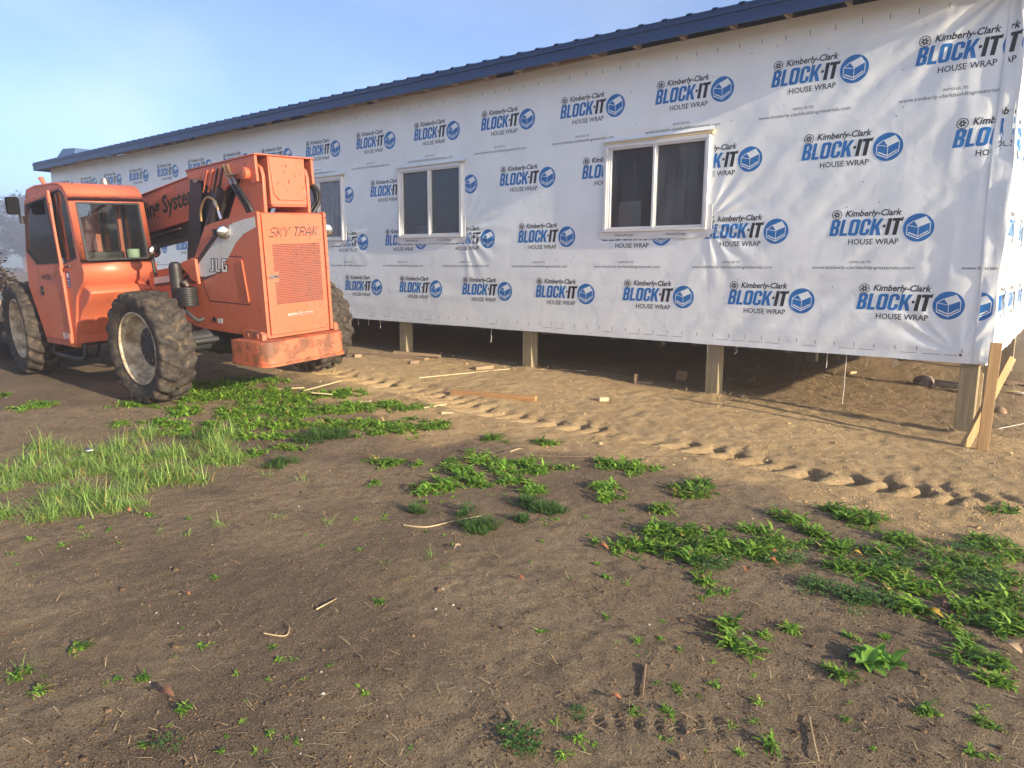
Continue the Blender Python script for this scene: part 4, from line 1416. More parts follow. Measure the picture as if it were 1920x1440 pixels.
for y0, y1 in ((CR, CR + .075), (CL - .075, CL)):
    sheet.add([(S[7][0], y0, S[7][1]), (S[8][0], y0, S[8][1]), (S[8][0], y1, S[8][1]), (S[7][0], y1, S[7][1])], [(0, 1, 2, 3)], 'orange_paint')
for p, q in ((S[7], a), (b, S[8])):
    sheet.add([(p[0], CR + .075, p[1]), (q[0], CR + .075, q[1]), (q[0], CL - .075, q[1]), (p[0], CL - .075, p[1])], [(0, 1, 2, 3)], 'orange_paint')
sheet.add([(S[16][0], CR, S[16][1]), (S[17][0], CR, S[17][1]), (S[17][0], CL, S[17][1]), (S[16][0], CL, S[16][1])], [(0, 1, 2, 3)], 'orange_paint')
sheet.add([(S[15][0], CR, S[15][1]), (S[16][0], CR, S[16][1]), (S[16][0], CL, S[16][1]), (S[15][0], CL, S[15][1])], [(0, 1, 2, 3)], 'orange_paint')
o = cab.build('cab', tele, bevel=0.016, seg=3); cabo = o
o = sheet.build('cab_panel', cabo, smooth_deg=40)
md = o.modifiers.new('thick', 'SOLIDIFY'); md.thickness = 0.028; md.offset = 0
# fender skirt below the rear bulge, over the near wheel
m = MB()
m.plate([(1.24, 1.245), (1.10, 1.20), (1.06, 1.16), (1.16, 1.05), (1.36, .92), (1.52, .70), (1.55, .52), (1.60, .52), (1.44, 1.08)], [], 0.46, CL - .03, 'orange_paint')
m.build('fender', cabo, bevel=0.022, seg=3)
# rubber seals and panes
m = MB()
ya, yb = CR + .075, CL - .075
def rq(t, y, off=0.0): p = lerp(t); return (p[0] - off, y, p[1])
for (t0, y0), (t1, y1) in (((.03, ya), (.03, yb)), ((.03, yb), (.985, yb)), ((.985, yb), (.985, ya)), ((.985, ya), (.03, ya))):
    m.bar(rq(t0, y0, .012), rq(t1, y1, .012), .022, .020, 'dark_plastic', (1, 0, 0))
m.build('window_seal', cabo, smooth_deg=0)
m = MB(); m.add([rq(.03, ya, .004), rq(.03, yb, .004), rq(.985, yb, .004), rq(.985, ya, .004)], [(0, 1, 2, 3)], 'cab_glass'); m.build('rear_window', cabo, smooth_deg=0)
m = MB(); m.plate([(1.66, 2.325), (1.45, 2.332), (1.363, 2.282), (1.318, 2.19), (1.24, 1.565), (1.585, 1.487)], [], CL - .03, CL - .024, 'cab_glass'); m.build('side_window', cabo, smooth_deg=0)
m = MB(); m.plate(WIN, [], CR + .02, CR + .025, 'cab_glass'); m.build('side_window', cabo, smooth_deg=0)
m = MB(); m.add([(S[17][0] - .0, CR + .05, S[17][1] + .02), (S[17][0], CL - .05, S[17][1] + .02), (S[18][0], CL - .05, S[18][1]), (S[18][0], CR + .05, S[18][1]), (S[0][0], CL - .05, S[0][1]), (S[0][0], CR + .05, S[0][1])],
                 [(0, 1, 2, 3), (3, 2, 4, 5)], 'cab_glass'); m.build('windscreen', cabo, smooth_deg=0)
# door with its own frame and glass
wx_, wz_ = np.mean(WIN, 0)
m = MB(); m.plate([(wx_ + (a - wx_) * 1.012, wz_ + (b - wz_) * 1.012) for a, b in WIN], [[(wx_ + (a - wx_) * .965, wz_ + (b - wz_) * .962) for a, b in WIN]], CL - .02, CL + .0008, 'dark_plastic')
m.build('window_seal', cabo, smooth_deg=0)
DO = [(1.60, .565), (2.345, .565), (2.645, 1.20), (2.585, 1.61), (2.385, 2.245), (1.735, 2.315), (1.60, 1.46)]
DW = [(1.66, 1.495), (2.28, 1.472), (2.545, 1.632), (2.365, 2.195), (1.775, 2.262)]
m = MB(); m.plate(DO, [DW], CL + .001, CL + .024, 'orange_paint'); door = m.build('door', cabo, bevel=0.005)
m = MB()
cx_, cz_ = np.mean(DW, 0)
m.plate(DW, [[(cx_ + (a - cx_) * .955, cz_ + (b - cz_) * .95) for a, b in DW]], CL + .018, CL + .028, 'dark_plastic'); m.build('window_seal', door, smooth_deg=0)
m = MB(); m.plate([(cx_ + (a - cx_) * .97, cz_ + (b - cz_) * .97) for a, b in DW], [], CL + .010, CL + .015, 'cab_glass'); m.build('pane', door, smooth_deg=0)
m = MB(); m.plate(rrect(2.20, 1.10, 2.275, 1.21, .012, 3), [], CL + .0245, CL + .03, 'dark_plastic'); m.bar((2.215, CL + .036, 1.155), (2.265, CL + .036, 1.14), .014, .012, 'dark_steel'); m.build('handle', door, bevel=.002)
m = MB()
on_left(fit_text('640981', .255, .075, bold=.01), 2.075, 1.325, CL + .0250, 'dark_ink', m)
on_left(fit_text('8042', .205, .085, bold=.02, sx=1), 1.735, .622, CL + .0252, 'white_ink', m)
m.build('lettering', door, smooth_deg=0)
m = MB()
for z in (2.24, 1.40, .60):
    m.tube([(1.640 if z > 2 else 1.598, CL + .032, z - .055), (1.652 if z > 2 else 1.604, CL + .032, z + .055)], .020, 'orange_paint', 10)
m.tube([(1.665, CL + .024, 2.33), (1.612, CL + .024, 1.46), (1.595, CL + .022, .62)], .015, 'orange_paint', 8)
m.build('hinge', door)
m = MB(); m.plate(rrect(1.475, 1.215, 1.575, 1.40, .008, 2), [], CL + .001, CL + .003, 'blue_sticker'); m.plate(rrect(1.50, 1.33, 1.55, 1.38, .006, 2), [], CL + .0032, CL + .0037, 'white_ink')
for z in (1.23, 1.26, 1.29): m.plate(rrect(1.495, z, 1.555, z + .008, .002, 1), [], CL + .0032, CL + .0037, 'white_ink')
m.build('warning_sticker', cabo, smooth_deg=0)
m = MB(); m.tube([(1.52, CL + .02, 1.455), (1.36, CL + .03, 1.47)], .012, 'dark_plastic', 8); m.build('grab_handle', cabo)
# step, mirror, roof bits
m = MB()
m.tube(spline([(2.30, 1.12, .52), (2.36, 1.13, .43), (2.32, 1.15, .36), (2.20, 1.16, .345), (1.62, 1.16, .345), (1.50, 1.15, .37), (1.50, 1.13, .52)], 30), .024, 'black_paint', 8)
m.box((1.60, 1.03, .335), (2.22, 1.15, .352), 'black_paint'); m.box((1.60, .96, .335), (2.22, 1.0, .352), 'black_paint')
m.tube([(2.30, .95, .52), (2.25, .97, .345), (1.6, .97, .345), (1.52, .95, .52)], .02, 'black_paint', 8)
m.build('step', cabo)
m = MB(); m.tube(spline([(2.52, CL, 2.02), (2.50, CL + .05, 2.06), (2.45, CL + .07, 2.15), (2.40, CL + .10, 2.18)]), .012, 'dark_plastic', 8)
m.box((2.49, CL - .02, 1.97), (2.54, CL + .05, 2.06), 'dark_plastic')
arm = m.build('mirror_arm', cabo)
m = MB(); m.plate([(a, b) for a, b in rrect(CL + .085, 2.075, CL + .22, 2.285, .032, 4)], [], 2.36, 2.415, 'matte_black', 'yz'); mir = m.build('mirror', cabo, bevel=.012)
m = MB(); m.plate(rrect(CL + .096, 2.087, CL + .209, 2.272, .026, 4), [], 2.355, 2.3585, 'matte_black', 'yz'); m.build('mirror_glass', mir, smooth_deg=0)
m = MB(); m.lathe([(.085, 0), (.085, .012), (.05, .02), (.05, .04), (.035, .085), (.0001, .09)], (1.62, .60, 2.408), (0, 0, 1), 'steel', 18); m.build('beacon_base', cabo)
m = MB(); m.tube([(2.02, 1.10, 2.395), (2.08, 1.12, 2.50)], [.020, .030], 'orange_rusty', 8); m.build('roof_clip', cabo)
# inside: seat, column, console, posts
m = MB()
m.box((1.55, .52, .90), (2.05, .98, 1.02), 'seat_vinyl')
m.add([(1.52, .54, 1.0), (1.52, .96, 1.0), (1.40, .94, 1.62), (1.40, .56, 1.62), (1.62, .54, 1.0), (1.62, .96, 1.0), (1.50, .94, 1.62), (1.50, .56, 1.62)],
      [(0, 1, 2, 3), (4, 7, 6, 5), (0, 3, 7, 4), (1, 5, 6, 2), (3, 2, 6, 7), (0, 4, 5, 1)], 'seat_vinyl')
m.box((1.6, .6, .55), (2.0, .9, .90), 'dark_plastic')
m.build('seat', cabo, bevel=.03, seg=3)
m = MB()
m.tube([(2.40, .75, .95), (2.15, .75, 1.42)], .04, 'dark_plastic', 10)
ring_ = [(2.14 + .17 * math.cos(a) * .45, .75 + .19 * math.sin(a), 1.44 + .17 * math.cos(a) * .8) for a in np.linspace(0, 2 * math.pi, 25)]
m.tube(ring_, .016, 'dark_plastic', 8, cap=False)
m.box((2.35, .40, .60), (2.62, 1.10, 1.28), 'dark_plastic')
m.tube([(1.98, .48, 1.0), (2.0, .48, 1.55)], .02, 'dark_plastic', 8)
m.build('steering_column', cabo, bevel=.01)
m = MB(); m.box((1.16, CR + .05, 1.44), (1.50, CL - .05, 1.475), 'dark_plastic'); m.build('parcel_shelf', cabo, bevel=.004)
m = MB(); m.box((1.55, CR + .05, .50), (2.40, CL - .05, .54), 'dark_plastic'); m.build('cab_floor', cabo, bevel=.004)
for p_, q_, t_ in (((2.36, CR + .045, 1.25), (2.42, CR + .11, 2.3), 'orange_paint'), ((1.75, CR + .046, 1.2), (1.81, CR + .09, 2.33), 'orange_paint'), ((1.755, CL - .09, 1.55), (1.80, CL - .05, 2.30), 'dark_plastic')):
    m = MB(); m.box(p_, q_, t_); m.build('cab_post', cabo, bevel=.006)
bk = MB()
bk.lathe([(.0001, .002), (.066, 0), (.072, .15), (.076, .165), (.071, .165), (.066, .15), (.060, .01), (.0001, .008)], (0, 0, 0), (0, 0, 1), 'bucket_plastic', 22)
bko = tag(bk.build('bucket'), 'pale green plastic bucket standing inside the cab rear window', 'bucket')
bko.matrix_world = TM @ Matrix.Translation((1.27, .53, 1.478))

# ------------------------------------------------------------------ timber and litter on the ground
def bar_thing(name, label, cat, pa, pb, w, h, mt, group=None, la=0.0, lb=0.0, roll=0.0, taper=1.0):
    """a straight piece of timber lying between two spots of the ground"""
    a = gp(*pa); b = gp(*pb)
    za = gz(a[0], a[1]) + h / 2 + la; zb = gz(b[0], b[1]) + h / 2 + lb
    A = Vector((a[0], a[1], za)); B = Vector((b[0], b[1], zb)); L = (B - A).length
    m = MB(); n_ = 8; vs = []; fs = []
    for i in range(n_ + 1):
        t = i / n_; k = 1 - (1 - taper) * t
        wob = 0.004 * math.sin(i * 2.1 + L * 9)
        for q, r_ in ((-1, -1), (1, -1), (1, 1), (-1, 1)): vs.append((L * (t - .5), q * w * k / 2 + wob, r_ * h / 2))
    for i in range(n_):
        for j in range(4): fs.append((4 * i + j, 4 * i + (j + 1) % 4, 4 * i + 4 + (j + 1) % 4, 4 * i + 4 + j))
    fs += [(3, 2, 1, 0), (4 * n_, 4 * n_ + 1, 4 * n_ + 2, 4 * n_ + 3)]
    m.add(vs, fs, mt)
    o = m.build(name, None, bevel=min(w, h) * .08)
    d = (B - A).normalized(); s = Vector((0, 0, 1)).cross(d).normalized(); u = d.cross(s)
    o.matrix_world = Matrix(((d.x, s.x, u.x, (A.x + B.x) / 2), (d.y, s.y, u.y, (A.y + B.y) / 2), (d.z, s.z, u.z, (A.z + B.z) / 2), (0, 0, 0, 1))) @ Matrix.Rotation(roll, 4, 'X')
    return tag(o, label, cat, group)


bar_thing('timber_board', 'short brown two by four lying across the middle of the sand', 'board', (846, 738), (1005, 752), .089, .060, 'board_wood', roll=.05)
bar_thing('wood_lath', 'bright split lath in front of the brown two by four on the sand', 'lath', (827, 776), (945, 772), .045, .018, 'pale_wood', taper=.7)
bar_thing('plank', 'longest weathered plank behind the rear tyre at the house edge', 'plank', (662, 664), (800, 676), .14, .04, 'weathered_wood')
bar_thing('plank', 'short weathered plank resting on the longer one by the first post', 'plank', (738, 668), (826, 672), .10, .04, 'weathered_wood', la=.045, lb=.02)
bar_thing('lath_strip', 'thin pale strip lying diagonally in front of the middle post', 'strip', (785, 710), (955, 691), .022, .010, 'pale_wood')
bar_thing('lath_strip', 'thin pale strip running past the foot of the middle post', 'strip', (962, 690), (1100, 697), .020, .010, 'pale_wood')
bar_thing('timber_offcut', 'small bright block alone on the sand right of the brown two by four', 'offcut', (1122, 751), (1139, 750), .07, .045, 'pale_wood')
bar_thing('wood_splinter', 'white splinter nearest the rear tyre at the weed edge', 'splinter', (505, 731), (570, 727), .03, .010, 'pale_wood')
bar_thing('wood_splinter', 'white splinter standing proud of the weeds below the counterweight', 'splinter', (570, 738), (641, 721), .022, .010, 'pale_wood', la=.03, lb=.05)
bar_thing('wood_splinter', 'white splinter lying level in the weeds under two others', 'splinter', (584, 745), (622, 747), .03, .010, 'pale_wood', la=.05, lb=.05)
bar_thing('wood_splinter', 'flat pale chip between weed clumps left of the split lath', 'splinter', (674, 756), (695, 757), .05, .012, 'pale_wood', la=.02, lb=.02)
bar_thing('wood_splinter', 'pale splinter just left of the bright split lath', 'splinter', (793, 766), (836, 761), .03, .012, 'pale_wood')
bar_thing('brick_scrap', 'reddish wood scrap near the sunny edge left of the middle post', 'scrap', (889, 694), (922, 690), .10, .05, 'card_brown')
bar_thing('wood_scrap', 'small block lying under the longest weathered plank', 'scrap', (663, 672), (676, 671), .08, .05, 'card_brown')
bar_thing('wood_scrap', 'stubby offcut below the end of the weathered planks', 'scrap', (768, 682), (784, 681), .06, .05, 'weathered_wood')
bar_thing('wood_scrap', 'small cream chip in the shade under the house near the strands', 'scrap', (1592, 701), (1603, 700), .05, .03, 'pale_wood')

# L-shaped and tilted scraps in the shade under the house
p = gp(1192, 718); z0 = gz(p[0], p[1])
m = MB(); m.box((-.015, -.05, 0), (.02, .05, .14), 'weathered_wood'); m.box((.0205, -.05, 0), (.22, .05, .045), 'weathered_wood')
o = tag(m.build('timber_scrap', bevel=.004), 'L shaped timber scrap standing in the shade edge under the house', 'scrap'); o.location = (p[0], p[1], z0 - .005); o.rotation_euler = (0, 0, .25)
p = gp(1277, 712); z0 = gz(p[0], p[1])
m = MB(); m.plate([(-.08, 0), (.06, -.02), (.10, .13), (-.05, .15)], [], -.02, .02, 'card_brown')
o = tag(m.build('cardboard_scrap', bevel=.003), 'tilted brown cardboard scrap in the shade left of the third post', 'scrap'); o.location = (p[0], p[1], z0); o.rotation_euler = (.4, 0, .3)

# grey broken concrete lump and pipe under the corner
def rough_lump(name, label, cat, loc, sx, sy, sz, mt, seed, rot=0.0):
    bm = bmesh.new(); bmesh.ops.create_icosphere(bm, subdivisions=3, radius=1.0)
    for v_ in bm.verts:
        c = v_.co.copy(); n_ = float(fbm(c.x * 1.3 + seed, c.y * 1.3 + c.z * 1.7, 1.0, 3))
        v_.co = Vector((c.x * sx, c.y * sy, max(c.z, -0.4) * sz)) * (1 + .55 * n_)
    me = bpy.data.meshes.new(name); bm.to_mesh(me); bm.free(); me.materials.append(MATS[mt])
    me.shade_smooth(); me.set_sharp_from_angle(angle=R(30))
    o = link_mesh(name, me); o.location = loc; o.rotation_euler = (0, 0, rot)
    return tag(o, label, cat)


p = gp(1732, 722); rough_lump('stone_lump', 'grey broken lump lying in the straw left of the corner post', 'rubble', (p[0], p[1], gz(p[0], p[1]) + .03), .15, .11, .13, 'stone_grey', 3, .4)
p = gp(1762, 728); m = MB(); m.tube([(-.05, 0, .05), (.2, .02, .045), (.42, .05, .03)], [.06, .05, .045], 'stone_grey', 10); m.tube([(.421, .05, .03), (.62, .07, .03)], .045, 'paper_white', 10)
o = tag(m.build('broken_pipe'), 'grey tapering pipe with a white end lying beside the broken lump', 'pipe'); o.location = (p[0] - .02, p[1], gz(p[0], p[1]) + .01); o.rotation_euler = (0, 0, -.1)

# corner stake and its raking brace
a = gp(1842, 843); za = gz(a[0], a[1])
m = MB(); m.box((-.045, -.019, -.15), (.045, .019, 1.02), 'stake_wood'); o = tag(m.build('timber_stake', bevel=.003), 'upright two by four stake driven in front of the house corner', 'stake')
o.location = (a[0], a[1], za); o.rotation_euler = (R(1.5), R(.6), R(10))
m = MB(); A0 = Vector((a[0] - .165, a[1] + .03, za - .06)); B0 = Vector((a[0] + .12, a[1] + .36, za + .86))
m.bar((0, 0, 0), tuple(B0 - A0), .040, .089, 'stake_wood', (.6, .8, 0)); o = tag(m.build('timber_brace', bevel=.003), 'slanting two by four brace leaning behind the upright corner stake', 'brace'); o.location = A0
# string line and lath behind the corner
a1 = gp(1872, 812); b1 = gp(1935, 800)
m = MB(); m.tube([(a1[0], a1[1], gz(a1[0], a1[1]) + .05), tuple((a1 + b1) / 2 + np.array([0, 0, .05])), (b1[0], b1[1], gz(b1[0], b1[1]) + .05)], .004, 'string_white', 5)
tag(m.build('string_line'), 'pale string stretched low across the dirt behind the corner stake', 'string')
m = MB(); q = gp(1829, 772); m.box((-.015, -.008, -.05), (.015, .008, .62), 'pale_wood'); o = tag(m.build('wood_lath', bevel=.002), 'thin upright lath touching the right side of the corner post', 'lath')
o.location = (-.668, .10, gz(-.668, .10))
# rubbish beyond the corner
p = gp(1900, 738)
for nm, lb, mt, dx, dy, sx, sy, sz, rz in (('wrapper', 'yellow and green wrapper scrap on the rubbish beyond the corner', 'litter_yellow', -.02, 0, .10, .07, .035, .3), ('wrapper', 'teal wrapper scrap beside the yellow one beyond the corner', 'litter_teal', .08, .10, .12, .07, .04, -.2),
                                 ('plastic_sheet', 'white plastic scrap at the frame edge beyond the corner', 'paper_white', .16, -.14, .09, .10, .05, .8), ('cardboard', 'flattened pale cardboard behind the slanting brace', 'card_brown', .02, 1.0, .32, .16, .05, .5),
                                 ('plank', 'short dark plank lying under the wrappers beyond the corner', 'weathered_wood', -.12, -.12, .22, .06, .05, -.15)):
    m = MB(); N_ = 7
    X_, Y_ = np.meshgrid(np.linspace(-sx, sx, N_), np.linspace(-sy, sy, N_), indexing='ij'); Z_ = sz * (0.6 + fbm(X_ * 3 + dx * 50, Y_ * 3 + dy * 31, .22, 2))
    idx = np.arange(N_ * N_).reshape(N_, N_)
    m.add(np.stack([X_, Y_, Z_], -1).reshape(-1, 3), [(idx[i, j], idx[i + 1, j], idx[i + 1, j + 1], idx[i, j + 1]) for i in range(N_ - 1) for j in range(N_ - 1)], mt)
    o = m.build(nm); so_ = o.modifiers.new('thick', 'SOLIDIFY'); so_.thickness = .006 if 'plank' not in nm else .035
    o.location = (p[0] + dx, p[1] + dy, gz(p[0] + dx, p[1] + dy) + .01); o.rotation_euler = (0, 0, rz); tag(o, lb, 'litter' if nm != 'plank' else 'plank')
rough_lump('clod', 'rusty brown clod right of the slanting brace foot', 'rubble', (*gp(1874, 775)[:2], gz(*gp(1874, 775)[:2]) + .02), .07, .06, .06, 'card_brown', 8)
# things seen through the windows
m = MB()
for i in range(5): m.box((-.15 + .012 * (i % 2), -.10, .0 + i * .035), (.15 - .015 * (i % 3), .10, .032 + i * .035), 'paper_white')
m.box((-.16, -.11, -1.15), (.16, .11, -.004), 'ply_grey')
o = tag(m.build('folded_cloth', bevel=.012), 'white folded cloth stacked inside the middle window', 'cloth'); o.location = (-8.80, .36, 2.10)
m = MB(); N_ = 9
X_, Z_ = np.meshgrid(np.linspace(-.17, .17, N_), np.linspace(-.30, .36, 12), indexing='ij'); Y_ = .03 * fbm(X_, Z_, .14, 2); idx = np.arange(X_.size).reshape(X_.shape)
m.add(np.stack([X_, Y_, Z_], -1).reshape(-1, 3), [(idx[i, j], idx[i + 1, j], idx[i + 1, j + 1], idx[i, j + 1]) for i in range(N_ - 1) for j in range(11)], 'paper_white')
o = tag(m.build('paper_sheet'), 'crumpled white paper sheet taped inside the largest window', 'paper'); o.location = (-4.80, .17, 2.10)

# ------------------------------------------------------------------ plants
class Leaves:
    def __init__(self): self.v = []; self.f = []; self.t = []; self.n = 0

    def leaf(self, base, az, el, L, w, tint, lobes=0, curl=0.6, seg=5):
        ca, sa = math.cos(az), math.sin(az); p = np.array(base, float); e = el; st = L / seg
        side = np.array([-sa, ca, 0.0]); rows = []
        for i in range(seg + 1):
            t = i / seg
            ww = w * (math.sin(math.pi * min(1, t * .88 + .10)) ** .8) * (1 - .25 * t)
            if lobes and 0 < i < seg: ww *= (1.25 if i % 2 else .55)
            up = np.array([-ca * math.sin(e), -sa * math.sin(e), math.cos(e)])
            rows += [p - side * ww + up * ww * .35, p, p + side * ww + up * ww * .35]
            p = p + np.array([ca * math.cos(e), sa * math.cos(e), math.sin(e)]) * st
            e -= curl * 1.6 / seg * (0.6 + t)
        o = self.n
        for i in range(seg):
            b = o + 3 * i
            self.f += [(b, b + 3, b + 4, b + 1), (b + 1, b + 4, b + 5, b + 2)]
        self.v += [tuple(q) for q in rows]; self.t += [tint if tint > 1 else min(1, max(0, tint + .25 * (i // 3) / seg - .1)) for i in range(len(rows))]; self.n += len(rows)

    def blade(self, base, az, el, L, w, tint, curl=0.5, seg=4):
        ca, sa = math.cos(az), math.sin(az); p = np.array(base, float); e = el; st = L / seg
        side = np.array([-sa, ca, 0.0]); o = self.n
        for i in range(seg + 1):
            ww = w * (1 - (i / seg) ** 1.5) + .0004
            self.v += [tuple(p - side * ww), tuple(p + side * ww)]; self.t += [tint if tint > 1 else min(1, max(0, tint + .2 * i / seg))] * 2
            p = p + np.array([ca * math.cos(e), sa * math.cos(e), math.sin(e)]) * st
            e -= curl * 2.2 / seg
        for i in range(seg): self.f.append((o + 2 * i, o + 2 * i + 2, o + 2 * i + 3, o + 2 * i + 1))
        self.n += 2 * (seg + 1)

    def build(self, name, mat, loc=(0, 0, 0)):
        me = bpy.data.meshes.new(name); me.from_pydata(self.v, [], self.f)
        me.attributes.new('tint', 'FLOAT', 'POINT').data.foreach_set('value', np.array(self.t, np.float32))
        me.materials.append(MATS[mat]); me.shade_smooth()
        o = link_mesh(name, me); o.location = loc
        return o


rp = random.Random(5)


def grow(Lv, kind, x, y, z, s):
    """one plant of size s (metres across) rooted at x, y, z"""
    if kind == 'weed':
        bias = rp.uniform(-.25, .25); sl = rp.uniform(.8, 1.35)
        for i in range(rp.randint(18, 28)):
            Lv.leaf((x + rp.gauss(0, s * .12), y + rp.gauss(0, s * .12), z - .004 + abs(rp.gauss(0, s * .08))), rp.uniform(0, 6.28), rp.uniform(-.05, .95), s * rp.uniform(.22, .56), s * rp.uniform(.04, .075) / sl, 1.6 if rp.random() < .05 else max(0, min(1, rp.random() ** 1.3 + bias)), 1, rp.uniform(.3, 1.1), 6)
    elif kind == 'feather':
        for i in range(rp.randint(16, 22)):
            az = rp.uniform(0, 6.28); L = s * rp.uniform(.35, .6); b = (x + rp.gauss(0, s * .1), y + rp.gauss(0, s * .1), z - .003); el = rp.uniform(.4, 1.3)
            Lv.blade(b, az, el, L, s * .012, rp.uniform(.0, .5), .3)
            for j in range(7):
                t = .25 + .1 * j; q = (b[0] + math.cos(az) * math.cos(el) * L * t, b[1] + math.sin(az) * math.cos(el) * L * t, b[2] + math.sin(el) * L * t * .95)
                for sg in (-1, 1): Lv.blade(q, az + sg * 1.0, el * .6, L * .22, s * .012, rp.uniform(.0, .6), .3, 2)
    elif kind == 'clover':
        for i in range(int(26 + 10 * rp.random())):
            r_ = s * .5 * math.sqrt(rp.random()); a_ = rp.uniform(0, 6.28); h = s * rp.uniform(.08, .24)
            c = (x + r_ * math.cos(a_), y + r_ * math.sin(a_), z + h)
            Lv.blade((c[0], c[1], z - .003), a_, 1.4, h, s * .006, .2, .1, 2)
            for k_ in range(3): Lv.leaf(c, a_ + k_ * 2.09, rp.uniform(-.1, .5), s * .075, s * .034, rp.uniform(.1, .9), 0, .3, 3)
    elif kind == 'lettuce':
        for i in range(9):
            Lv.leaf((x, y, z - .004), i * .7 + rp.uniform(-.2, .2), rp.uniform(.3, 1.0), s * rp.uniform(.4, .62), s * rp.uniform(.13, .17), rp.uniform(.3, 1), 0, rp.uniform(.4, .8), 6)
    elif kind == 'grass':
        for i in range(rp.randint(20, 34)):
            Lv.blade((x + rp.gauss(0, s * .16), y + rp.gauss(0, s * .16), z - .01), rp.uniform(0, 6.28), rp.choice((rp.uniform(.1, .7), rp.uniform(.6, 1.4))), s * rp.uniform(.4, 1.2), s * rp.uniform(.008, .018), rp.choice((0.0, .2, .35, .5, .7, .95, .4, .6, 1.6)), rp.uniform(.1, 1.3))


def clump(Lv, px, py, wpx, kind, dens=1.0, org=None, plant=None):
    c = gp(px, py); sc = depth_scale(px, py); rad = wpx / sc / 2
    s = plant or min(.155, max(.08, rad * 1.3))
    n_ = max(1, int(dens * (rad / (s * .40)) ** 2 * .95))
    # the picture's left-right axis on the ground
    ux = CAM_R[0][:2] / np.hypot(*CAM_R[0][:2]); uy = np.array([-ux[1], ux[0]])
    for i in range(n_):
        r_ = min(1.25, abs(rp.gauss(0, .58))) * (rad - s * .2 if rad > s * .5 else 0); a_ = rp.uniform(0, 6.28)
        q = c[:2] + ux * r_ * math.cos(a_) + uy * r_ * .85 * math.sin(a_)
        z = gz(q[0], q[1]); o = org if org is not None else (0, 0, 0)
        grow(Lv, kind, q[0] - o[0], q[1] - o[1], z - o[2], s * rp.choice((.5, .7, .85, 1.0, 1.2)) * rp.uniform(.9, 1.1))


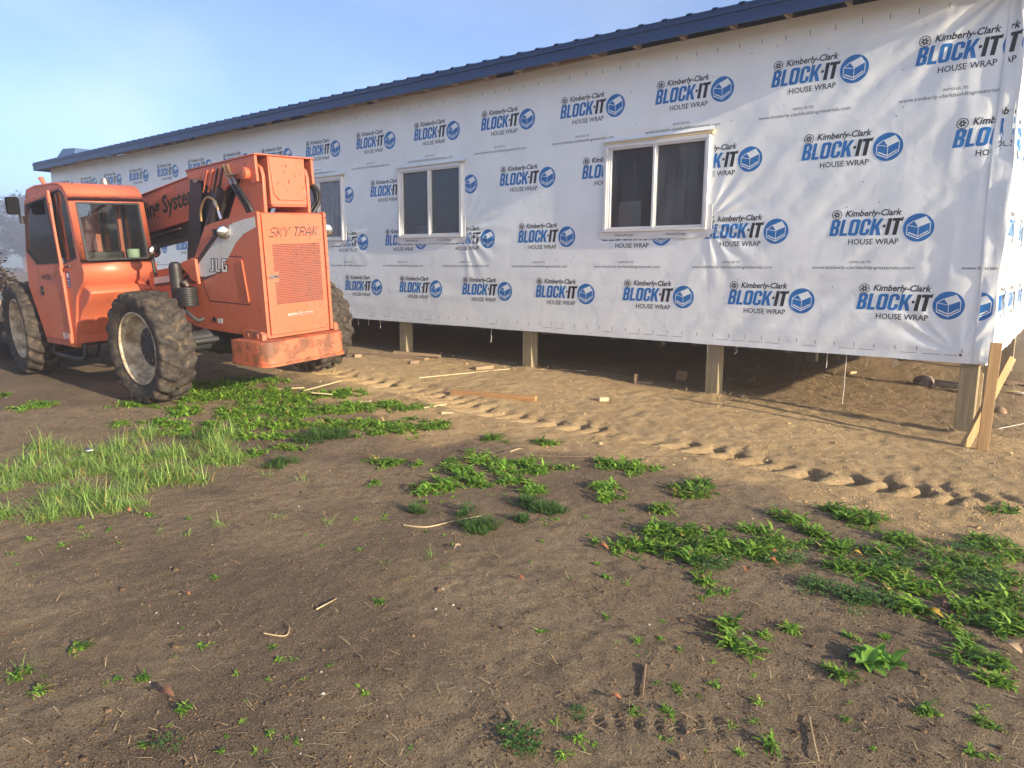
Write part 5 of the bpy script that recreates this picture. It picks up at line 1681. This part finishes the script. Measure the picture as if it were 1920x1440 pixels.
LEAFMAT = {'weed': 'weed_leaf', 'feather': 'clover_leaf', 'clover': 'clover_leaf', 'lettuce': 'lettuce_leaf', 'grass': 'grass_blade'}
PATCHES = {
    ('weed', 'weed_patch', 'thick green weeds spreading beside and behind the rear tyre'): [
        (430, 722, 120), (490, 716, 70), (385, 745, 110), (440, 745, 110), (500, 742, 110), (555, 752, 90), (600, 742, 60), (645, 738, 70), (660, 765, 90), (610, 772, 110), (545, 778, 100), (490, 772, 100), (440, 782, 90), (400, 800, 70),
        (690, 795, 90), (745, 805, 120), (700, 765, 50), (770, 768, 60), (730, 760, 60), (350, 770, 80), (320, 800, 60), (250, 760, 60), (300, 752, 60), (820, 800, 60), (470, 800, 80), (520, 800, 60), (360, 730, 60), (300, 792, 50), (345, 812, 50), (425, 815, 60), (475, 822, 60), (525, 818, 50), (565, 800, 50), (480, 852, 45), (545, 842, 50), (620, 800, 60), (230, 795, 50)],
    ('weed', 'weed_patch', 'leafy green weeds across the right half of the near dirt'): [
        (1190, 1022, 130), (1230, 1000, 80), (1290, 1000, 110), (1345, 1030, 110), (1405, 1035, 120), (1300, 1045, 80), (1235, 958, 70), (1480, 978, 70), (1465, 1030, 80), (1560, 1030, 120), (1530, 1005, 80), (1590, 1070, 90),
        (1640, 1040, 90), (1700, 1020, 110), (1650, 1085, 90), (1720, 1108, 130), (1705, 1140, 90), (1760, 1080, 80), (1830, 1065, 130), (1880, 1090, 100), (1905, 1130, 110), (1850, 1020, 110), (1895, 1045, 70), (1890, 1180, 100), (1840, 1140, 110),
        (1775, 1175, 50), (1800, 1195, 50), (1825, 1220, 60), (1850, 1245, 90), (1420, 1000, 60), (1255, 1035, 70), (1610, 975, 110), (1570, 960, 60), (1320, 1090, 60)],
    ('weed', 'weed_patch', 'low green weeds in the middle of the dirt before the sand'): [
        (830, 915, 100), (870, 895, 90), (905, 865, 100), (945, 885, 100), (985, 870, 80), (960, 905, 70), (1015, 885, 60), (850, 880, 60), (905, 910, 70), (1130, 915, 60), (1150, 935, 50), (1050, 880, 50), (1140, 870, 60), (1180, 880, 110), (1000, 920, 60)],
    ('feather', 'mayweed_patch', 'dark feathery weeds among the broad leaved ones'): [
        (600, 822, 110), (640, 815, 70), (870, 965, 50), (900, 990, 80), (985, 945, 80), (520, 870, 60), (380, 820, 60), (1040, 960, 60), (980, 975, 40), (780, 960, 50)],
    ('clover', 'clover_patch', 'small leaved clover creeping between the weeds at the right'): [
        (1590, 1122, 130), (1540, 1100, 90), (1630, 1130, 80), (1690, 1060, 100), (1640, 1065, 90), (1480, 1050, 70), (1370, 1065, 90), (1800, 1030, 70), (1860, 1100, 90)],
    ('grass', 'tall_grass', 'tall unmown grass at the left edge of the dirt'): [
        (x, y, 70) for x, y in ((10, 880), (50, 860), (100, 850), (150, 845), (200, 848), (250, 850), (300, 845), (350, 842), (400, 850), (440, 855), (20, 920), (70, 905), (120, 895), (170, 890), (220, 885), (270, 885), (320, 875), (370, 870), (410, 875),
                                (15, 955), (60, 945), (110, 940), (160, 930), (210, 925), (255, 920), (300, 900), (345, 890), (90, 965), (140, 960), (190, 950), (240, 940), (40, 890), (90, 880), (140, 870), (190, 868), (240, 868), (290, 865), (335, 858), (385, 835), (420, 830), (300, 828), (200, 880), (130, 915), (280, 900))],
    ('grass', 'sparse_grass', 'thin dry grass scattered over the bare dirt'): [
        (x, y, 40) for x, y in ((540, 970), (510, 975), (430, 985), (350, 1005), (300, 1000), (800, 1040), (830, 1060), (720, 1060), (500, 890), (560, 900), (1300, 1010), (1340, 990), (700, 860), (1640, 1020), (480, 930), (160, 1010), (620, 980), (1060, 1080), (1180, 1090), (880, 1000), (760, 1090), (60, 760), (110, 755), (40, 1260))],
}
_sd2 = []
while len(_sd2) < 190:
    _x, _y = rp.uniform(0, 1920), 860 + 570 * rp.random() ** 1.7
    _p = gp(_x, _y)
    if fbm(np.array([_p[0]]), np.array([_p[1]]), .8, 3)[0] > -.02 and sandmask(np.array([_p[0]]), np.array([_p[1]]))[0] < .5: _sd2.append((_x, _y, rp.uniform(8, 26)))
PATCHES[('weed', 'seedlings', 'tiny green seedlings sprinkled over the bare dirt')] = _sd2
for (kind, nm, lab), cl in PATCHES.items():
    Lv = Leaves()
    for (px, py, w_) in cl:
        if kind == 'grass':
            tall = nm == 'tall_grass'
            if tall: px += rp.uniform(-28, 28); py += rp.uniform(-14, 14)
            clump(Lv, px, py, w_ * (1.3 if tall else 1), kind, 2.3 if tall else .5, None, rp.uniform(.11, .20) if tall else .10)
        elif nm == 'seedlings': clump(Lv, px, py, w_, kind, 1.0, None, rp.uniform(.03, .075))
        else: clump(Lv, px, py, w_ * (1.36 if 'rear tyre' in lab else 1.22), kind, 1.85 if kind != 'clover' else 1.2)
    o = Lv.build(nm, LEAFMAT[kind]); tag(o, lab, 'grass' if kind == 'grass' else 'weeds', None, 'stuff')

SOLO = [
    ('weed', 735, 870, 110, 'long low weed clump alone on dirt below the split lath'), ('weed', 705, 905, 44, 'small weed rosette just under the long low clump'), ('weed', 1025, 833, 75, 'bright weed clump touching the sand below the small bright block'),
    ('weed', 925, 826, 90, 'weed clump at the sand edge under the end of the split lath'), ('weed', 1310, 920, 150, 'wide weed clump on the sand border below the tyre track'), ('weed', 1000, 922, 48, 'round weed rosette with a yellow leaf in the middle dirt'),
    ('weed', 1592, 972, 105, 'weed clump at the sand border nearest the tyre track end'), ('weed', 1895, 962, 80, 'weed clump at the right edge of the sand border'), ('weed', 1225, 958, 0, ''),
    ('weed', 1340, 1115, 70, 'small compact weed below the clover near the reddish leaves'), ('weed', 1362, 1175, 90, 'upright weed at the top of a pair on bare near dirt'), ('weed', 1378, 1212, 100, 'spiky weed at the bottom of a pair on bare near dirt'),
    ('weed', 1482, 1178, 62, 'small weed right of the upright pair on bare dirt'), ('weed', 1432, 1192, 50, 'tiny weed between the upright pair and its right neighbour'), ('lettuce', 1640, 1240, 100, 'bright broad leaved plant like lettuce on bare near dirt'),
    ('weed', 1580, 1270, 90, 'dark weed just below the bright broad leaved plant'), ('weed', 1738, 1340, 66, 'weed tuft in the lower right bare dirt left of another'), ('weed', 1855, 1368, 74, 'weed tuft closest to the lower right corner'),
    ('weed', 1880, 1292, 130, 'broad dark weed at the right edge above the corner tufts'), ('clover', 985, 1392, 115, 'dense clover cushion on the bottom edge beside a curved twig'), ('clover', 1062, 1385, 44, 'little clover sprig right of the dense clover cushion'),
    ('clover', 1085, 1335, 46, 'faint clover sprig above the dense clover cushion'), ('weed', 1270, 1290, 42, 'right one of two tiny weeds near the faint tyre print'), ('weed', 1230, 1283, 34, 'left one of two tiny weeds near the faint tyre print'),
    ('weed', 160, 1216, 52, 'small weed alone in the left near dirt, highest of its cluster'), ('weed', 25, 1268, 66, 'weed cut by the left picture edge in near dirt'), ('weed', 76, 1302, 46, 'bright little weed right of the one cut by the left edge'),
    ('weed', 272, 1274, 62, 'bright small weed above the curled brown leaf'), ('weed', 200, 1284, 24, 'pale seedling left of the bright small weed'), ('weed', 350, 1330, 46, 'sparse weed right of the curled brown leaf'),
    ('clover', 328, 1396, 46, 'compact clover tuft on the lower left bare dirt'), ('weed', 705, 1126, 34, 'single green sprout in the middle of bare dirt'), ('weed', 75, 760, 100, 'weed clump on bare dirt left of the near tyre'),
    ('weed', 15, 740, 36, 'weed tuft at the left edge beneath the front tyre'), ('weed', 1120, 1055, 34, 'tiny weed beside the reddish leaf left of the big patch'), ('weed', 405, 1088, 22, 'lone yellowish seedling in the left middle dirt'),
    ('weed', 1445, 1400, 40, 'weak weed at the bottom edge right of the dry stalk'), ('weed', 1655, 1195, 40, 'withered small weed above the bright broad leaved plant')]
for kind, px, py, w_, lab in SOLO:
    if not w_: continue
    Lv = Leaves(); c = gp(px, py); org = (c[0], c[1], gz(c[0], c[1]))
    clump(Lv, px, py, w_, kind, 1.25, org)
    o = Lv.build({'weed': 'weed', 'lettuce': 'leafy_plant', 'clover': 'clover'}[kind], LEAFMAT[kind], org); tag(o, lab, 'weed' if kind != 'clover' else 'clover', 'separate weeds on the dirt')

# dead leaves, twigs, stalks
def dead_leaf(px, py, s, lab, mt='dead_leaf', rz=0.0):
    c = gp(px, py); z = gz(c[0], c[1]); m = MB(); N_ = 8; vs = []; fs = []
    for i in range(N_ + 1):
        t = i / N_; w_ = s * .30 * math.sin(math.pi * (t * .9 + .05)) * (1.15 if i % 2 else .85)
        zz = .018 + s * .22 * math.sin(t * 3.1) * (1 if rz > 0 else .6)
        vs += [(s * (t - .5), -w_, zz + w_ * .7), (s * (t - .5), 0, zz), (s * (t - .5), w_, zz + w_ * .4)]
    for i in range(N_): fs += [(3 * i, 3 * i + 3, 3 * i + 4, 3 * i + 1), (3 * i + 1, 3 * i + 4, 3 * i + 5, 3 * i + 2)]
    m.add(vs, fs, mt); o = m.build('dead_leaf', smooth_deg=60); o.location = (c[0], c[1], z - .006); o.rotation_euler = (0.1, 0.05, rz)
    return tag(o, lab, 'leaf', 'dead leaves on the dirt')


plain('leaf_pale', (0.50, 0.36, 0.20), 0.7); plain('leaf_brown', (0.16, 0.075, 0.045), 0.7); plain('leaf_yellow', (0.55, 0.34, 0.05), 0.6)
for a_ in ((1130, 1030, .07, 'orange red dead leaf at the left tip of the big weed patch', 'dead_leaf', .3), (1455, 1045, .08, 'bright orange dead leaf standing in the big weed patch', 'dead_leaf', 1.2), (1445, 1058, .08, 'flat orange dead leaf just under the standing one', 'dead_leaf', .1),
           (1398, 1072, .06, 'orange dead leaf above the small clover among weeds', 'dead_leaf', 2.0), (1358, 1055, .05, 'pale peach dead leaf at the lower edge of the weeds', 'leaf_pale', .6), (1750, 1158, .08, 'yellow dead leaf at the head of the weed row', 'leaf_yellow', -.3),
           (1775, 1145, .07, 'brown curled dead leaf above the yellow one', 'leaf_brown', 1.3), (1605, 1046, .06, 'yellow orange dead leaf in the middle of the right weeds', 'leaf_yellow', .2), (310, 1310, .07, 'curled reddish brown dead leaf in the left near dirt', 'leaf_brown', .5),
           (1895, 1222, .09, 'long tan dead leaf at the right edge', 'leaf_pale', -.55), (240, 962, .06, 'brown dead leaf below the tall grass', 'dead_leaf', .1), (352, 1122, .035, 'tiny orange leaf in the left bare dirt', 'dead_leaf', .3), (975, 1085, .05, 'orange dead leaf in the bare centre dirt', 'dead_leaf', .0),
           (1153, 1312, .045, 'small orange leaf by the faint tyre print', 'dead_leaf', .4), (860, 1030, .07, 'tan dead leaf standing in the middle sprouts', 'leaf_pale', 1.4), (1232, 1070, .045, 'small pinkish leaf under the big weed patch', 'leaf_brown', .8)): dead_leaf(*a_)


def twig(name, pts, r, mt, lab, cat='twig', lift=.008):
    P_ = []
    for px, py in pts:
        c = gp(px, py); P_.append((c[0], c[1], gz(c[0], c[1]) + lift))
    P_ = spline(P_, 14); o0 = P_[len(P_) // 2]
    m = MB(); m.tube([(a - o0[0], b - o0[1], c - o0[2]) for a, b, c in P_], [r * (1 - .5 * i / 13) for i in range(14)], mt, 6)
    o = m.build(name); o.location = o0
    return tag(o, lab, cat)


twig('dry_stalk', [(757, 983), (800, 988), (850, 978), (903, 969)], .006, 'straw_dry', 'long pale stalk lying in the middle of the dirt', 'stalk')
twig('dry_stalk', [(1517, 1345), (1525, 1390), (1535, 1430)], .004, 'straw_dry', 'straight dry stalk on the bottom right bare dirt', 'stalk')
twig('twig', [(952, 1332), (962, 1345), (955, 1360), (938, 1372)], .004, 'straw_dry', 'short curved twig beside the clover cushion', 'twig')
twig('dry_stalk', [(495, 1192), (535, 1194), (543, 1180), (537, 1170)], .003, 'straw_dry', 'hooked dry stalk in the left centre dirt', 'stalk')
twig('dry_stalk', [(593, 1145), (632, 1125)], .004, 'straw_dry', 'short dry stalk right of the hooked one', 'stalk')
twig('dry_stalk', [(957, 858), (975, 852), (995, 856)], .005, 'straw_dry', 'forked pale stalk in the middle weeds', 'stalk', .05)
twig('twig', [(1210, 1250), (1207, 1280), (1205, 1310)], .006, 'bark_twig', 'dark upright twig beside the faint tyre print', 'twig')
twig('root', [(1005, 856), (1100, 858), (1200, 856), (1330, 860)], .004, 'bark_twig', 'thin dark root running across the sand border', 'root')

# loose straw, chips and pebbles nobody could count
Lv = Leaves(); Pb = MB()
for i in range(1300):
    px = rp.uniform(-20, 1940); py = 700 + 760 * rp.random() ** 1.6
    c = gp(px, py)
    if c[1] > 1.0: continue
    Lv.blade((c[0], c[1], gz(c[0], c[1]) + .004), rp.uniform(0, 6.28), rp.uniform(-.05, .25), rp.uniform(.02, .09), rp.uniform(.0008, .0018), rp.random(), rp.uniform(-.1, .3), 3)
o = Lv.build('loose_straw', 'straw_dry'); tag(o, 'bits of straw and dry grass strewn over the dirt', 'straw', None, 'stuff')
ic = [(0, 0, 1), (.9, 0, .1), (.25, .85, .1), (-.75, .5, .1), (-.75, -.5, .1), (.25, -.85, .1), (0, 0, -.6)]
icf = [(0, 1, 2), (0, 2, 3), (0, 3, 4), (0, 4, 5), (0, 5, 1), (6, 2, 1), (6, 3, 2), (6, 4, 3), (6, 5, 4), (6, 1, 5)]
for i in range(520):
    px = rp.uniform(-20, 1940); py = 700 + 760 * rp.random() ** 1.5; c = gp(px, py); s = rp.choice((.003, .004, .005, .006, .009)) * rp.uniform(.7, 1.3)
    z = gz(c[0], c[1]); a_ = rp.uniform(0, 6.28); ca, sa = math.cos(a_) * s, math.sin(a_) * s
    Pb.add([(c[0] + x * ca - y * sa * rp.uniform(.7, 1.2), c[1] + x * sa + y * ca, z + q * s * .7) for x, y, q in ic], icf, 'pebble_stone' if rp.random() < .3 else 'bark_twig')
o = Pb.build('pebbles', smooth_deg=0); tag(o, 'small pebbles and crumbs on the dirt', 'pebbles', None, 'stuff')
# crumbs and clods of soil and sand, which catch the low sun
plain('crumb_dirt', (0.135, 0.090, 0.054), 0.95, 0, 0.5, 4, 0.1); plain('crumb_sand', (0.46, 0.32, 0.16), 0.95, 0, 0.35, 4, 0.1)
ic = [(math.cos(1.257 * i), math.sin(1.257 * i), -.1) for i in range(5)] + [(.62 * math.cos(1.257 * i + .5), .62 * math.sin(1.257 * i + .5), .75) for i in range(5)]
icf = [(i, (i + 1) % 5, 5 + i) for i in range(5)] + [((i + 1) % 5, 5 + (i + 1) % 5, 5 + i) for i in range(5)] + [(5, 6, 7), (5, 7, 8), (5, 8, 9)]
for nm, want, mt, lab in (('soil_crumbs', False, 'crumb_dirt', 'crumbs and small clods of brown soil over the yard'), ('sand_crumbs', True, 'crumb_sand', 'coarse grains and clods of sand along the house')):
    n_ = 26000
    px = rng.uniform(-30, 1950, n_); py = (700 + 760 * rng.random(n_) ** 1.25) if not want else rng.uniform(640, 1020, n_)
    d = CAM_R[0][None] * ((px - 960) / FPX)[:, None] + CAM_R[1][None] * ((py - 720) / FPX)[:, None] + CAM_R[2][None]
    z = np.zeros(n_)
    for _ in range(5):
        P_ = CAM_P + d * ((z - CAM_P[2]) / d[:, 2])[:, None]; z = gbase(P_[:, 0], P_[:, 1])
    sm = sandmask(P_[:, 0], P_[:, 1])
    clus = fbm(P_[:, 0], P_[:, 1], 0.35, 3)
    ok = ((sm > .5) == want) & (P_[:, 1] < .6) & (P_[:, 0] > -9.5) & (rng.random(n_) < .55 + 1.2 * clus)
    P_ = P_[ok]; z = gbase(P_[:, 0], P_[:, 1]) + gdetail(P_[:, 0], P_[:, 1])
    dist = np.hypot(P_[:, 0], P_[:, 1] + 8.46)
    sz = (0.0022 + 0.0042 * rng.random(len(z)) ** 3.0) * (1 + .16 * dist) * (0.72 + 1.3 * (rng.random(len(z)) < .012))
    base = np.array(ic); k_ = len(z)
    a_ = rng.uniform(0, 6.28, k_); jit = rng.uniform(.65, 1.35, (k_, 10, 3))
    L = base[None] * jit * sz[:, None, None]
    V = np.stack([L[..., 0] * np.cos(a_)[:, None] - L[..., 1] * np.sin(a_)[:, None] + P_[:, 0, None], L[..., 0] * np.sin(a_)[:, None] + L[..., 1] * np.cos(a_)[:, None] + P_[:, 1, None], L[..., 2] * .75 + z[:, None]], -1)
    F = (np.array(icf)[None] + 10 * np.arange(k_)[:, None, None]).reshape(-1, 3)
    me = bpy.data.meshes.new(nm); me.from_pydata(V.reshape(-1, 3).tolist(), [], F.tolist()); me.materials.append(MATS[mt])
    tag(link_mesh(nm, me), lab, 'crumbs', None, 'stuff')
# dry mulch and roots on the soil under the right end of the house
Lv = Leaves()
for i in range(5200):
    x = rp.uniform(-3.8, 1.6); y = rp.uniform(-.3, 5.2) if x < -.5 else rp.uniform(.3, 6)
    Lv.blade((x, y, float(gbase(x, y)) + .02 + .03 * rp.random()), rp.uniform(0, 6.28), rp.uniform(-.1, .5), rp.uniform(.06, .2), rp.uniform(.002, .006), rp.random(), rp.uniform(-.1, .5), 3)
o = Lv.build('dry_mulch', 'straw_dry'); tag(o, 'dry brown plant litter on the soil under the house corner', 'litter', None, 'stuff')
m = MB(); c = gp(166, 858); m.add([(-.03, -.02, .05), (.04, -.015, .06), (.035, .03, .055), (-.035, .025, .065)], [(0, 1, 2, 3)], 'paper_white'); o = m.build('paper_scrap'); o.location = (c[0], c[1], gz(c[0], c[1])); o.modifiers.new('t', 'SOLIDIFY').thickness = .004
tag(o, 'tiny white paper scrap caught in the tall grass', 'paper')

# ------------------------------------------------------------------ beyond the telehandler, in the fog
def far_at(px, py, dist):
    d = px_ray(px, py); h = math.hypot(d[0], d[1]); return CAM_P + d * (dist / h)


def make_tree(name, h, cr, seed, mat='tree_leaf'):
    r_ = random.Random(seed); root = empty(name)
    t = MB()
    t.tube([(0, 0, -.2), (.05, .02, h * .3), (-.04, .05, h * .6), (.02, 0, h * .92)], [.20, .15, .09, .02], 'bark_twig', 8)
    for i in range(9):
        a = r_.uniform(0, 6.28); z = h * r_.uniform(.3, .75); L = cr * r_.uniform(.5, .95)
        t.tube([(0, 0, z), (math.cos(a) * L * .5, math.sin(a) * L * .5, z + L * .35), (math.cos(a) * L, math.sin(a) * L, z + L * .75)], [.06, .04, .015], 'bark_twig', 5)
    t.build('trunk', root)
    Lv = Leaves(); cl = []
    for i in range(60):
        a = r_.uniform(0, 6.28); z = h * r_.uniform(.22, 1.0); rr = cr * math.sin(math.pi * min(1, max(.08, (z / h - .2) / .9))) ** .7 * math.sqrt(r_.random())
        cl.append((math.cos(a) * rr, math.sin(a) * rr, z))
    for c in cl:
        for j in range(60):
            p_ = (c[0] + r_.gauss(0, cr * .17), c[1] + r_.gauss(0, cr * .17), c[2] + r_.gauss(0, cr * .14))
            Lv.leaf(p_, r_.uniform(0, 6.28), r_.uniform(-.6, .8), .42, .13, r_.random(), 0, .4, 2)
    o = Lv.build('crown', mat); o.parent = root
    return root


tr0 = make_tree('tree', 7.2, 2.5, 4)
TREES = [(48, 190, 2.1, 'hazy tree nearest the house end, rounded crown fading into fog'), (-12, 160, 1.35, 'low hazy tree at the very left edge of the view'), (84, 240, 1.8, 'faintest tree just left of the far roof end')]
for i, (px, dist, s, lab) in enumerate(TREES):
    o = tr0 if i == 0 else copy_tree(tr0)
    q = far_at(px, 500, dist); o.location = (q[0], q[1], .1); o.scale = (s, s, s); o.rotation_euler = (0, 0, i * 1.3); tag(o, lab, 'tree', 'trees fading in the fog')
# brush heap and a flat trailer left of the front tyre
q = far_at(-8, 500, 21.0)
Lv = Leaves(); r_ = random.Random(9)
for i in range(2600):
    a = r_.uniform(0, 6.28); t = math.sqrt(r_.random()); hh = 1.75 * (1 - t) ** .8 * (0.75 + .4 * r_.random())
    Lv.leaf((1.0 * t * math.cos(a), 1.0 * t * math.sin(a), hh * r_.uniform(.5, 1.0)), r_.uniform(0, 6.28), r_.uniform(-.3, 1.2), .16, .045, r_.random(), 1, .3, 3)
o = Lv.build('brush_heap', 'red_brush', (q[0], q[1], .1)); tag(o, 'hazy reddish brush heap behind the front tyre', 'brush heap')
q = far_at(20, 560, 14.2); tr = tag(empty('flatbed_trailer', (q[0], q[1], .1), (0, 0, .1)), 'pale flatbed trailer with rails, mostly hidden behind the front tyre', 'trailer')
m = MB(); m.box((-2.6, -.9, .55), (1.7, .9, .63), 'dark_steel'); m.box((-2.6, -.905, .44), (1.7, -.86, .549), 'dark_steel'); m.build('deck', tr, bevel=.01)
m = MB(); m.box((-2.4, -.7, .64), (1.2, .7, .98), 'beige_load'); m.build('load', tr, bevel=.02)
for z in (1.06, 1.26):
    m = MB(); m.tube([(-2.6, -.88, z), (1.7, -.88, z)], .028 if z > 1.1 else .05, 'dark_steel' if z < 1.1 else 'steel', 8); m.build('rail', tr)
for x in (-2.4, -.5, 1.5):
    m = MB(); m.box((x, -.91, .631), (x + .06, -.85, 1.25), 'dark_steel'); m.build('rail_post', tr)
for x in (-.9, 0.0):
    for y in (-.8, .8):
        m = MB(); m.lathe([(.0001, -.1), (.3, -.1), (.34, -.06), (.34, .06), (.3, .1), (.0001, .1)], (x, y, .32), (0, 1, 0), 'tyre_rubber', 22); m.build('wheel', tr)

# ------------------------------------------------------------------ morning fog
if HAZE:
    me = ground.data; co = np.empty(len(me.vertices) * 3, np.float32); me.vertices.foreach_get('co', co); co = co.reshape(-1, 3)
    lo = co.min(0) - 1.0; hi = co.max(0) + 1.0
    m = MB(); hz = NT('haze_air')
    m.box((float(lo[0]), float(lo[1]), float(lo[2])), (float(hi[0]), float(hi[1]), 16.5), 'haze_air')
    hz.t.nodes.remove(hz.b)
    pv = hz.n('ShaderNodeVolumePrincipled'); pv.inputs['Color'].default_value = (.72, .70, .69, 1); pv.inputs['Density'].default_value = 0.0070; pv.inputs['Anisotropy'].default_value = 0.6
    hz.l(pv.outputs[0], hz.out.inputs['Volume'])
    o = m.build('haze', smooth_deg=0); o['kind'] = 'stuff'; o['label'] = 'morning fog hanging over the yard'
